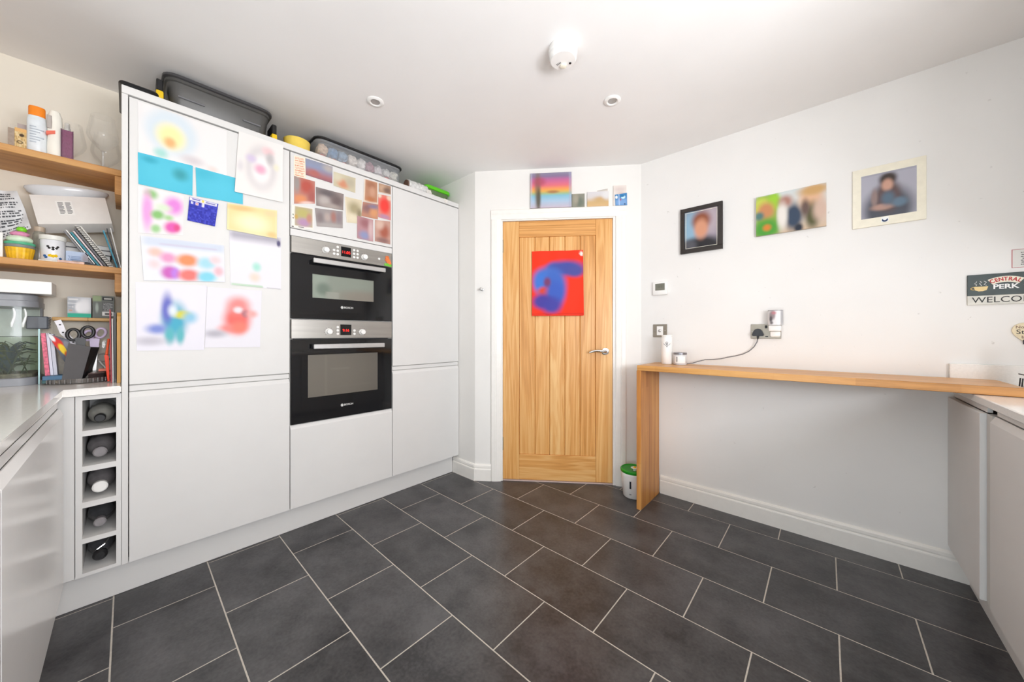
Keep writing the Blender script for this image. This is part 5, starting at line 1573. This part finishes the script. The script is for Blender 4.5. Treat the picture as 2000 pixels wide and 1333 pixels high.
for (h, r) in ((0, .030), (.002, .031), (.048, .0375), (.050, .0370)):
    R_.append([Vector((oc[0] + r * (1 + .03 * (k % 2)) * math.cos(2 * PI * k / 40), oc[1] + h, oc[2] + r * (1 + .03 * (k % 2)) * math.sin(2 * PI * k / 40))) for k in range(40)])
g.loft(R_)
part('case', g, plain('golden_yellow', '#f2bb16', .45, var=.2, scale=50), t)
part('grey_band', G().lathe((oc[0], oc[1] + .0505, oc[2]), [(.037, 0), (.039, .004), (.038, .012)], 28, 1), plain('band_grey', '#7f8482', .5), t, smooth=50)
part('green_layer', G().lathe((oc[0], oc[1] + .063, oc[2]), [(.038, 0), (.0405, .004), (.039, .010)], 28, 1), plain('mint_green', '#4fae84', .45, var=.2), t, smooth=50)
g = crumple((oc[0], oc[1] + .086, oc[2]), .034, .018, .034, 21, 3, .12)
part('icing', g, plain('pale_icing', '#d6ead0', .5, var=.15, scale=45), t, smooth=60)
g = crumple((oc[0], oc[1] + .110, oc[2]), .024, .012, .024, 22, 3, .15)
part('pink_swirl', g, plain('pink_icing', '#e394ba', .5, var=.15), t, smooth=60)
g = crumple((oc[0] + .004, oc[1] + .130, oc[2]), .014, .013, .014, 23, 2, .12)
part('lime_top', g, plain('lime_top', '#7fdc2c', .4, var=.15), t, smooth=60)
t = thing('spice_jar', 'thin glass jar with a brown cap behind the cupcake ornament', 'jar', FX, (-.262, S2, -2.60))
part('jar', G().lathe((-.262, S2, -2.60), [(.018, 0), (.019, .003), (.019, .125), (.015, .14)], 20, 1), plain('smoky_jar', '#8f8c80', .15, var=.25, scale=40), t, smooth=40)
part('cap', G().lathe((-.262, S2 + .1405, -2.60), [(.016, 0), (.016, .02), (.014, .022)], 20, 1), plain('taupe_cap', '#b7a592', .4), t, smooth=40)
t = thing('tub', 'white tub with a dark and yellow printed front beside the cupcake ornament', 'tub', FX, (-.222, S2, -2.55))
part('tub_body', G().lathe((-.222, S2, -2.555), [(.033, 0), (.035, .003), (.0355, .098), (.0345, .1)], 28, 1), plain('tub_white', '#dfe0e4', .35, var=.05), t, smooth=40)
part('tub_rim', G().lathe((-.222, S2 + .1005, -2.555), [(.037, 0), (.038, .002), (.038, .018), (.036, .020), (.0, .021)], 28, 1), plain('tub_rim', '#e6e6e0', .35), t, smooth=40)
tv = Vector((.222, 0, 2.555)).normalized()
tside = Vector((tv.z, 0, -tv.x))


def on_tub(a, z, o=.0002):
    th = a / .0357
    return Vector((-.222, S2 + z, -2.555)) + tv * (math.cos(th) * (.0357 + o)) + tside * (math.sin(th) * (.0357 + o))


for nm, mm, spots, rr_ in (('dark_print', M_BLACK, [(-.010, .063), (.0, .058), (.010, .063), (-.014, .07), (.014, .07), (0, .066)], .008), ('yellow_print', M_YELLOW, [(.0, .028), (-.008, .030), (.008, .030)], .010), ('blue_print', plain('blue_print', '#2f5f96', .5), [(-.024, .028), (-.020, .022), (.022, .020)], .009)):
    g = G()
    for (a_, z_) in spots:
        bmesh.ops.create_icosphere(g.bm, subdivisions=1, radius=rr_ * .8, matrix=Matrix.Translation(on_tub(a_, z_, -.004)))
    part(nm, g, mm, t, kind='stuff')
# stack of books under the carton
BK = [('#6f7a78', 'grey-green book at the bottom of the pile behind the tub', 0), ('#8d9492', 'pale grey book second in the pile behind the tub', .024), ('#5f7472', 'slate green book third in the pile behind the tub', .048), ('#7c7b80', 'grey book fourth in the pile behind the tub', .072), ('#9a9a9c', 'light grey book on top of the pile behind the tub', .096)]
for colr, lab, dz in BK:
    t = thing('book', lab, 'book', FX, (-.145, S2 + dz, -2.68), 'book pile on the lower shelf')
    o_ = dz * .12
    part('cover', G().box(-.228 + o_, -.062 + o_, S2 + dz + .0003, S2 + dz + .0232, -2.773, -2.628 - o_, .001), plain('cover_%s' % colr[1:], colr, .5), t)
    part('pages', G().box(-.2265 + o_, -.0635 + o_, S2 + dz + .003, S2 + dz + .0202, -2.772, -2.6262 - o_), M_PAPER, t)
# white carton lying tilted on the pile
t = thing('carton', 'white shallow carton with a barcode label propped on the book pile', 'carton', FX, (-.16, S2 + .12, -2.64))
CQ = [(-0.267, 1.633), (-0.050, 1.686), (-0.074, 1.820), (-0.296, 1.771)]
q4 = CQ
dq = [(0, 0), (0, 0), (-.055, 0), (-.055, 0)]
front = [Vector((p[0], p[1], -2.605 + d[0])) for p, d in zip(q4, dq)]
back = [Vector((p.x + .006, p.y - .030, p.z - .055)) for p in front]
part('carton_box', G().hexa(front + back), plain('carton_white', '#ebe8e4', .55, var=.02), t)
ex = (front[1] - front[0])
ey = (front[3] - front[0])
nn = ex.cross(ey).normalized()
P_ = lambda u, v, o=.0006: front[0] + ex * u + ey * v + nn * o
g = G().hexa([P_(u, v) for u, v in ((.30, .30), (.52, .30), (.52, .80), (.30, .80))] + [P_(u, v, .0001) for u, v in ((.30, .30), (.52, .30), (.52, .80), (.30, .80))])
lb = part('label', g, M_WHITE, t)
g = G()
for col_ in (0, 1):
    for k in range(9):
        u0 = .325 + col_ * .1
        v0 = .35 + k * .046
        wd = .072 if k % 3 else .055
        pts = ((u0, v0), (u0 + wd, v0), (u0 + wd, v0 + .028), (u0, v0 + .028))
        g.hexa([P_(u, v, .0010) for u, v in pts] + [P_(u, v, .0007) for u, v in pts])
part('label_print', g, plain('grey_print', '#8a8a8c', .6), lb, kind='stuff')
# oval dish
ov = thing('serving_dish', 'white oval serving dish standing behind the carton near the upper shelf', 'dish', FX, (-.19, 1.78, -2.70))
rf2 = lambda z, k: [Vector((-.190 + (.128 - k) * math.cos(q), z + .040 + (.018 * math.cos(q)), -2.712 + (.060 - k * .5) * math.sin(q))) for q in [2 * PI * j / 40 for j in range(40)]]
part('dish', G().loft([rf2(1.745, .05), rf2(1.772, .012), rf2(1.790, 0), rf2(1.797, .002), rf2(1.793, .010), rf2(1.770, .03)]), plain('glazed_white', '#d9dce0', .2, var=.02), ov, smooth=50)

# leaning notebooks: slabs tilted in the a-b plane


def lean(lab, a0, a_top, h, c0, c1, thick, mat, name='notebook', grp='leaning notebooks on the lower shelf', cat='notebook', z=None):
    z = S2 if z is None else z
    g = G()
    p = [(a0, z), (a0 + thick, z), (a_top + thick, z + h), (a_top, z + h)]
    g.hexa([(q[0], q[1], c1) for q in p] + [(q[0], q[1], c0) for q in p])
    return solo(name, g, mat, lab, cat, FX, ((a0 + a_top) / 2, z, (c0 + c1) / 2), grp)


NBK = [('grey folder leaning at the far left of the notebooks', .006, plain('mid_grey_cover', '#77777c', .5), .150), ('thin white notebook leaning next to the grey folder', .004, M_PAPER, .156), ('teal notebook leaning in the middle of the notebooks', .008, M_TEAL, .148), ('pale pink notebook leaning against the teal one', .006, plain('pale_pink_cover', '#d9c6c8', .5), .154), ('dark grey notebook leaning left of the spiral pad', .007, plain('slate_cover', '#5d5c62', .5), .165)]
na = -.106
for k, (lab, th, mm, h) in enumerate(NBK):
    lean(lab, na, na - h * .58, h, -2.596, -2.546 + .002 * k, th, mm)
    na += th + .0035
t = thing('spiral_pad', 'thick white spiral-bound pad leaning on the lower shelf', 'notebook', FX, (-.1, S2, -2.6))
p = [(-.0555, S2), (-.0365, S2), (-.1409, S2 + .180), (-.1599, S2 + .180)]
part('pages', G().hexa([(q[0], q[1], -2.535) for q in p] + [(q[0], q[1], -2.596) for q in p]), plain('pad_edge', '#d9d6ce', .6, var=.1, scale=120), t)
g = G()
for k in range(20):
    f = (k + .5) / 20
    a_, b_ = -.050 + f * -.104, S2 + .006 + f * .170
    g.tube([(a_ + .009 * math.cos(q), b_ + .006 * math.cos(q) * .0 + .003 * math.sin(q), -2.533 + .007 * math.sin(q)) for q in [2 * PI * j / 8 for j in range(8)]], .0014, 5, True)
part('spiral_binding', g, plain('wire_grey', '#4f4f52', .35, .6), t, kind='stuff')
for k, (a0, at_, h, colr, lab, th) in enumerate([(-.0335, -.078, .175, '#2b8aa6', 'bright blue booklet in the fan at the right end of the lower shelf', .005), (-.0275, -.0668, .186, '#3a3a40', 'black booklet in the fan at the right end of the lower shelf', .004), (-.0225, -.0560, .19, '#d6d4d2', 'white booklet in the fan at the right end of the lower shelf', .004)]):
    lean(lab, a0, at_, h, -2.596, -2.530 + .003 * k, th, plain('booklet_%s' % colr[1:], colr, .5), 'booklet', 'booklets at the right end of the lower shelf', 'booklet')
# leaflets lying on the shelf
for k, (a0, a1, zz, colr, lab, tz) in enumerate([(-.255, -.20, .0, '#e4dfd2', 'cream leaflet lying at the front of the lower shelf', .006), (-.205, -.13, .0, '#d8b3a4', 'salmon patterned packet lying at the front of the lower shelf', .011), (-.165, -.115, .0115, '#8b8f9a', 'grey-blue leaflet lying on the salmon packet', .005), (-.128, -.098, .0, '#2c2a2c', 'black folded leaflet at the foot of the notebooks', .008)]):
    g = G().box(a0, a1, S2 + zz, S2 + zz + tz, -2.515 - .003 * k, -2.495 + .001 * k, .001)
    solo('leaflet', g, plain('leaflet_%s' % colr[1:], colr, .5, var=.18, scale=70), lab, 'leaflet', FX, ((a0 + a1) / 2, S2 + zz, -2.505), 'leaflets on the lower shelf')
sheet('envelope', 'pale blue printed envelope standing behind the leaflets on the lower shelf', 'envelope', FX, rect(-.186, -.122, S2, S2 + .062), -2.545, [('fill', '#b5c4dc'), ('lines', .1, .3, .8, .8, 4, '#6f86ac', 6), ('blob', .9, .5, .2, .5, '#9a949c', .6)], .001, n=24, m=20)

# --- aquarium on the worktop
Z0 = ZW + .0006
t = thing('aquarium', 'fish tank with grey hood and base, half full of plants, on the corner worktop', 'aquarium', FX, (-.42, Z0, -2.65))
AX0, AX1 = -2.772, -2.535


def tank_ring(h, k, a0=-.62, a1=-.262, r=.05):
    cxm, czm = (a0 + a1) / 2, (AX0 + AX1) / 2
    return [Vector((p[0], h, p[1])) for p in rrect(cxm, czm, (a1 - a0) / 2 - k, (AX1 - AX0) / 2 - k, r - min(k, .03), 6)]


part('base', G().loft([tank_ring(Z0, 0), tank_ring(Z0 + .030, 0), tank_ring(Z0 + .033, .003)]), M_GREYPL, t, smooth=40)
part('hood', G().loft([tank_ring(1.259, -.002), tank_ring(1.284, -.002), tank_ring(1.286, .001), tank_ring(1.308, .001), tank_ring(1.314, .008)]), M_GREYPL, t, smooth=40)
g = G()
outer = [tank_ring(Z0 + .0335, .004), tank_ring(1.2585, .004)]
g.loft(outer, close=False)
gl = part('glass', g, M_GLASS, t, smooth=40)
part('back_panel', G().box(-.61, -.275, Z0 + .034, 1.258, AX0 + .006, AX0 + .009), M_TANKB, t)
g = G().loft([tank_ring(Z0 + .036, .008), tank_ring(1.132, .008)])
part('water', g, M_WATER, t, smooth=40)
part('water_line', G().tube([p for p in tank_ring(1.132, .0075)], .0014, 5, True), plain('waterline', '#5c6a60', .3), t)
g = G().loft([tank_ring(Z0 + .034, .010), tank_ring(Z0 + .050, .010)])
for v in g.bm.verts:
    v.co.y += .006 * mnoise.noise(v.co * 40)
part('gravel', g, M_GRAVEL, t, kind='stuff')
rs = random.Random(11)
for k in range(14):
    a = rs.uniform(-.47, -.29)
    c = rs.uniform(-2.72, -2.585)
    g = G()
    for j in range(16):
        dx, dz = rs.uniform(-.07, .07), rs.uniform(-.04, .03)
        h = rs.uniform(.03, .13)
        n_ = 6
        pts = []
        for q in range(n_):
            f = q / (n_ - 1)
            pts.append((min(-.275, max(-.60, a + dx * f * f * 1.3)), Z0 + .046 + h * math.sin(f * PI * .62) / .93, min(-2.555, max(-2.755, c + dz * f * f))))
        g.tube(pts, [.0034, .004, .004, .0034, .0024, .001], 5, flat=.3)
    part('water_plant', g, [M_LEAF, plain('dark_weed', '#22302c', .6, var=.3), plain('olive_weed', '#566040', .6, var=.3), plain('blue_weed', '#2a3f4a', .6, var=.3)][k % 4], t)
g = G()
for k in range(4):
    a = -.45 + k * .03
    g.tube([(a + .055 * q - .01, 1.02 + .09 * math.sin(PI * (.15 + .75 * q)) * (.9 + .05 * k), -2.575 - .012 * k) for q in [j / 8 * 3 for j in range(9)] if a + .055 * q - .01 < -.277], .0022, 5, flat=.5)
part('long_weed', g, M_LEAF, t, kind='stuff')
for k in range(2):
    part('water_jet', G().tube([(-.325 + k * .028 + .004 * math.sin(q), 1.252 - q * .016, -2.565) for q in range(6)], [.003, .0036, .003, .0042, .005, .003], 6), plain('bubbles', '#eef4f2', .2), t)
fl = part('filter', G().box(-.300, -.240, 1.165, 1.222, -2.665, -2.610, .004), plain('slate_filter', '#5a6068', .4), t)
g = G()
for k in range(7):
    g.box(-.2398, -.2365, 1.170 + k * .0075, 1.174 + k * .0075, -2.66, -2.615)
part('filter_fins', g, M_DGREY, fl, kind='stuff')
part('filter_arm', G().box(-.263, -.256, 1.222, 1.258, -2.65, -2.625), M_DGREY, t)
part('corner_strip', G().box(-.2606, -.2560, Z0 + .0, 1.165, -2.556, -2.551), plain('aqua_edge', '#b5dde0', .2), t)
t = thing('long_box', 'long white box lying on the fish tank hood', 'box', FX, (-.40, 1.3145, -2.58))
part('box_body', G().box(-.60, -.2215, 1.3155, 1.368, -2.66, -2.515, .001), M_WHITE, t)
part('box_flap', G().box(-.599, -.2225, 1.3675, 1.3695, -2.659, -2.516), M_PAPER, t)

# --- two clear jars with bamboo lids at the back, boxes on them
for a0, a1, lab, lab2 in ((-.232, -.128, 'clear square storage jar with a bamboo lid, next to the fish tank', None), (-.126, -.036, 'clear square storage jar with a bamboo lid, beside the cupboard side panel', None)):
    t = thing('storage_jar', lab, 'jar', FX, ((a0 + a1) / 2, Z0, -2.69), 'clear jars with bamboo lids')
    part('jar_body', G().box(a0, a1, Z0, 1.205, -2.768, -2.657, .008, 2), M_GLASS, t, smooth=40)
    part('contents', G().box(a0 + .008, a1 - .008, Z0 + .004, Z0 + .17, -2.760, -2.668, .010, 2), plain('pale_grain', '#cfc9be', .6, var=.12, scale=50), t)
    part('jar_lid', G().box(a0 - .002, a1 + .001, 1.2055, 1.222, -2.770, -2.650, .004, 2), M_BAMBOO, t, smooth=40)
LZ = 1.2225
t = thing('bulb_box', 'light bulb box with a teal foot standing on the left bamboo lid', 'box', FX, (-.155, LZ, -2.65))
ops = [('fill', '#b9bec4'), ('rect', .45, 0, 1, .8, '#e6e8ec', .3), ('blob', .5, .5, .18, .26, '#f7f8fa', .35), ('blob', .72, .45, .2, .3, '#f4f5f8', .6), ('rect', 0, .8, 1, 1, '#3fb79c', .04), ('rect', .05, .08, .45, .16, '#eef0f2', .02), ('rect', .05, .46, .25, .52, '#f3f3f4', .02), ('rect', .04, .4, .2, .56, '#8f959e', .04, .5), ('rect', 0, .3, .6, .33, '#f2f4f6', .02), ('rect', .06, .64, .2, .69, '#d8a078', .02)]
part('box_front', sheet_mesh('box_front', rect(-.190, -.118, LZ, LZ + .098), -2.6645, .001, ops, M_PRINT, 40, 40, off=AT[t.name]), None, t)
part('box_body', G().box(-.190, -.118, LZ, LZ + .098, -2.735, -2.665), plain('slate_box', '#7a828a', .5), t)
t = thing('bulb_box', 'green-grey light bulb box with a white barcode panel standing on the right bamboo lid', 'box', FX, (-.08, LZ, -2.65))
ops = [('fill', '#767b78'), ('rect', 0, 0, .4, .25, '#9fb08c', .08), ('rect', .45, .06, .95, .2, '#2f3032', .02), ('rect', .52, .1, .88, .16, '#d8d8d6', .02), ('rect', .44, .28, .96, .7, '#6a6c6e', .04), ('lines', .48, .3, .95, .7, 7, '#a9acac', 9), ('rect', .44, .72, .96, .9, '#ececec', .01), ('rect', .56, .77, .9, .86, '#5a5a5c', .02), ('blob', .2, .55, .07, .2, '#aebab2', .5)]
part('box_front', sheet_mesh('box_front', rect(-.114, -.044, LZ, LZ + .110), -2.6645, .001, ops, M_PRINT, 44, 44, off=AT[t.name]), None, t)
part('box_body', G().box(-.114, -.044, LZ, LZ + .110, -2.735, -2.665), plain('olive_box', '#8a9480', .5), t)

# --- turntable tray with stationery
TC = (-.150, -2.550)
t = thing('turntable', 'round clear turntable tray with ribbed rim holding stationery on the worktop', 'tray', FX, (TC[0], Z0, TC[1]))
part('tray', G().lathe((TC[0], Z0, TC[1]), [(.096, 0), (.100, .003), (.102, .022), (.100, .022), (.097, .006), (0, .006)], 48, 1), clear('smoke_acrylic', '#c9c6c2', .3, '#8f8a86', .4), t, smooth=40)
g = G()
for k in range(40):
    q = 2 * PI * k / 40
    g.box(TC[0] + .1022 * math.cos(q) - .0018, TC[0] + .1022 * math.cos(q) + .0018, Z0 + .003, Z0 + .021, TC[1] + .1022 * math.sin(q) - .0018, TC[1] + .1022 * math.sin(q) + .0018)
part('rim_ribs', g, plain('dark_rib', '#4c4743', .35), t, kind='stuff')
TT = Z0 + .0068
t = thing('phone_stand', 'dark grey slanted card holder standing in the turntable tray', 'stand', FX, (-.15, TT, -2.49))
f4 = [Vector((-.194, TT, -2.482)), Vector((-.139, TT, -2.482)), Vector((-.112, 1.084, -2.505)), Vector((-.176, 1.102, -2.505))]
part('front_plate', G().hexa(f4 + [p + Vector((.0, 0, -.006)) for p in f4]), M_CHAR, t)
b4 = [Vector((-.138, TT, -2.484)), Vector((-.112, TT + .04, -2.56)), Vector((-.088, 1.080, -2.555)), Vector((-.1115, 1.083, -2.507))]
part('side_plate', G().hexa(b4 + [p + Vector((-.004, 0, -.004)) for p in b4]), M_BLACK, t)
t = thing('card_box', 'dark brown flat box lying at the right of the turntable tray', 'box', FX, (-.098, TT, -2.505))
g = G().hexa([Vector(p) for p in ((-.118, TT, -2.477), (-.074, TT, -2.512), (-.074, TT + .030, -2.512), (-.118, TT + .030, -2.477), (-.105, TT, -2.535), (-.058, TT, -2.56), (-.058, TT + .034, -2.56), (-.105, TT + .034, -2.535))])
part('box_body', g, M_DARKW, t)
part('box_lid', G().hexa([Vector(p) for p in ((-.119, TT + .0305, -2.476), (-.073, TT + .0305, -2.511), (-.073, TT + .034, -2.511), (-.119, TT + .034, -2.476), (-.106, TT + .0345, -2.535), (-.054, TT + .0345, -2.56), (-.054, TT + .038, -2.56), (-.106, TT + .038, -2.535))]), plain('brown_lid', '#6a5c57', .45), t)
solo('eraser', G().hexa([Vector(p) for p in ((-.090, TT + .0385, -2.53), (-.060, TT + .0385, -2.532), (-.060, TT + .050, -2.532), (-.090, TT + .050, -2.53), (-.085, TT + .0385, -2.552), (-.058, TT + .0385, -2.554), (-.058, TT + .050, -2.554), (-.085, TT + .050, -2.552))]), plain('salmon', '#ef8f78', .6), 'salmon pink eraser on the brown flat box', 'eraser', FX, (-.075, TT + .0385, -2.542))


def scissors(lab, ca, cb, cc_, mat, rr_, tilt, grp='scissors'):
    t = thing('scissors', lab, 'scissors', FX, (ca, TT, cc_), grp)
    for s in (-1, 1):
        g = G().tube([(ca + s * rr_ * 1.15 + rr_ * .95 * math.cos(q) + tilt * .3 * math.sin(q), cb + s * .006 + rr_ * 1.35 * math.sin(q), cc_ + .004 * s) for q in [2 * PI * k / 18 for k in range(18)]], rr_ * .34, 8, True, .8)
        part('handle', g, mat, t, smooth=60)
    part('shank', G().hexa([(ca - .012, cb - .075, cc_ + .004), (ca + .012, cb - .075, cc_ + .004), (ca + .016, cb - .020, cc_ + .004), (ca - .016, cb - .020, cc_ + .004), (ca - .012, cb - .075, cc_ - .006), (ca + .012, cb - .075, cc_ - .006), (ca + .016, cb - .020, cc_ - .006), (ca - .016, cb - .020, cc_ - .006)]), mat, t)
    part('blade', G().hexa([(ca - .003, TT, cc_ + .001), (ca + .003, TT, cc_ + .001), (ca + .010, cb - .075, cc_ + .001), (ca - .010, cb - .075, cc_ + .001), (ca - .003, TT, cc_ - .002), (ca + .003, TT, cc_ - .002), (ca + .010, cb - .075, cc_ - .002), (ca - .010, cb - .075, cc_ - .002)]), M_CHROME, t)


scissors('black-handled scissors standing up behind the card holder', -.143, 1.146, -2.535, M_BLACK, .0185, .0)
scissors('lilac-handled scissors standing up beside the black pair', -.104, 1.142, -2.575, M_LILAC, .0165, .01)
# measuring tape, magazines, tied leaflets
t = thing('measuring_tape', 'white marked measuring tape looped behind the scissors', 'tape', FX, (-.19, TT, -2.57))
tp = [Vector((-.212, 1.205, -2.585)), Vector((-.205, 1.185, -2.582)), Vector((-.196, 1.15, -2.578)), Vector((-.180, 1.125, -2.572)), Vector((-.166, 1.105, -2.566)), Vector((-.160, 1.07, -2.56)), Vector((-.162, TT + .01, -2.56)), Vector((-.163, TT, -2.56))]
g = G()
g.loft([[p + Vector((-.009, -.004, 0)), p + Vector((.009, .004, 0)), p + Vector((.009, .004, -.0015)), p + Vector((-.009, -.004, -.0015))] for p in tp])
part('tape_band', g, plain('tape_white', '#efeef4', .5, var=.05, scale=90), t, smooth=60)
g = G()
for p in tp[1:5]:
    g.box(p.x - .003, p.x + .003, p.y - .0025, p.y + .0025, p.z, p.z + .0012)
part('tape_marks', g, M_INK, t, kind='stuff')
lean('white magazine with a pink lettered spine leaning on the fish tank', -.2405, -.2525, .190, -2.60, -2.535, .012, plain('pink_spine', '#e2647e', .45, var=.45, scale=110), 'magazine', 'magazines beside the fish tank', 'magazine', Z0 + .034)
lean('pale blue-white magazine leaning right of the pink spine', -.2275, -.2396, .190, -2.60, -2.545, .008, plain('blue_white', '#dfe2f0', .45, var=.05), 'magazine', 'magazines beside the fish tank', 'magazine', Z0 + .034)
lean('grey-white magazine leaning behind the comic leaflet', -.2185, -.2304, .186, -2.60, -2.548, .010, plain('grey_white', '#c9cad6', .45, var=.08), 'magazine', 'magazines beside the fish tank', 'magazine', Z0 + .034)
sheet('leaflet', 'colourful leaflet with red and yellow shapes fanned out beside the magazines', 'leaflet', FX, [(-.236, 1.146), (-.176, 1.116), (-.160, 1.030), (-.184, 1.005)], -2.535, [('fill', '#5f6570'), ('blob', .3, .3, .3, .25, '#d83a34', .25), ('blob', .4, .5, .22, .2, '#f0cf3a', .25), ('blob', .55, .75, .2, .16, '#df5a34', .3), ('blob', .12, .12, .14, .12, '#eef0f2', .3), ('blob', .85, .7, .2, .3, '#4a7396', .4), ('blob', .8, .3, .2, .2, '#8d8f98', .4), ('blob', .8, .95, .2, .1, '#8f3a34', .4)], .002, n=36, m=36)
solo('notelet_box', G().box(-.244, -.176, TT + .013, TT + .031, -2.585, -2.488, .001), plain('petrol_blue', '#3f6a8c', .5), 'flat blue box under the magazines on the turntable tray', 'box', FX, (-.21, TT + .013, -2.53))
solo('pencil_case', G().box(-.246, -.178, TT, TT + .0125, -2.58, -2.492, .002), plain('dark_teal', '#2f5a5c', .5), 'flat dark teal case beneath the blue box on the turntable tray', 'case', FX, (-.21, TT, -2.53))
solo('sticky_notes', G().box(-.212, -.180, TT, TT + .012, -2.482, -2.468, .001), plain('cream_notes', '#e9e2c4', .6), 'little cream note block at the front edge of the turntable tray', 'notes', FX, (-.196, TT, -2.475))
t = thing('cable_coil', 'coiled grey cable lying at the back right of the turntable tray', 'cable', FX, (-.078, TT + .04, -2.60))
part('coil', G().tube([(-.080 + (.022 + .002 * (k // 16)) * math.cos(2 * PI * k / 16), 1.030 + (.018) * math.sin(2 * PI * k / 16), -2.612 - .004 * (k // 16)) for k in range(49)], .0032, 6), plain('pale_cable', '#b9b6b2', .45), t, smooth=60)
part('coil_tail', G().tube([(-.096, 1.022, -2.614), (-.085, 1.000, -2.612), (-.072, .980, -2.606), (-.068, TT + .005, -2.60)], .004, 6), M_WHITE, t, smooth=60)
# uprights against the side panel
lean('thin dark red folder standing upright against the cupboard side', -.0505, -.0545, .330, -2.50, -2.40, .004, M_REDBOOK, 'folder', 'upright folders by the cupboard side', 'folder', Z0)
lean('white ring-edged folder standing just right of the dark red one', -.0455, -.0478, .290, -2.50, -2.405, .004, M_PAPER, 'folder', 'upright folders by the cupboard side', 'folder', Z0)
lean('black folder standing between the white folder and the wooden board', -.0410, -.0420, .318, -2.52, -2.40, .008, M_BLACK, 'folder', 'upright folders by the cupboard side', 'folder', Z0)
t = thing('chopping_board', 'pale wooden chopping board standing against the cupboard side panel', 'board', FX, (-.025, Z0, -2.42))
g = G().prism([(Z0, -2.36), (Z0, -2.56), (Z0 + .30, -2.56), (Z0 + .318, -2.545), (Z0 + .318, -2.385), (Z0 + .300, -2.362)][::-1], -.0310, -.0200, 0)
part('board', g, plain('pale_board', '#dba85a', .5, var=.12, scale=40, stretch=(1, .1, 1)), t)
t = thing('orange_spatula', 'bright orange-red flat spatula leaning against the folders', 'spatula', FX, (-.062, TT, -2.44))
g = G().hexa([(-.0600, TT - .006, -2.428), (-.0540, TT - .006, -2.428), (-.0565, 1.045, -2.420), (-.0700, 1.050, -2.420), (-.0600, TT - .006, -2.436), (-.0540, TT - .006, -2.436), (-.0565, 1.045, -2.432), (-.0700, 1.050, -2.432)])
bmesh.ops.bevel(g.bm, geom=g.bm.edges[:], offset=.003, segments=2, affect='EDGES')
part('blade', g, plain('orange_red', '#e8431c', .4), t, smooth=40)
part('spatula_neck', G().tube([(-.063, 1.048, -2.426), (-.060, 1.085, -2.436), (-.057, 1.12, -2.45)], [.005, .004, .004], 8), plain('orange_red2', '#d8552a', .4), t, smooth=60)
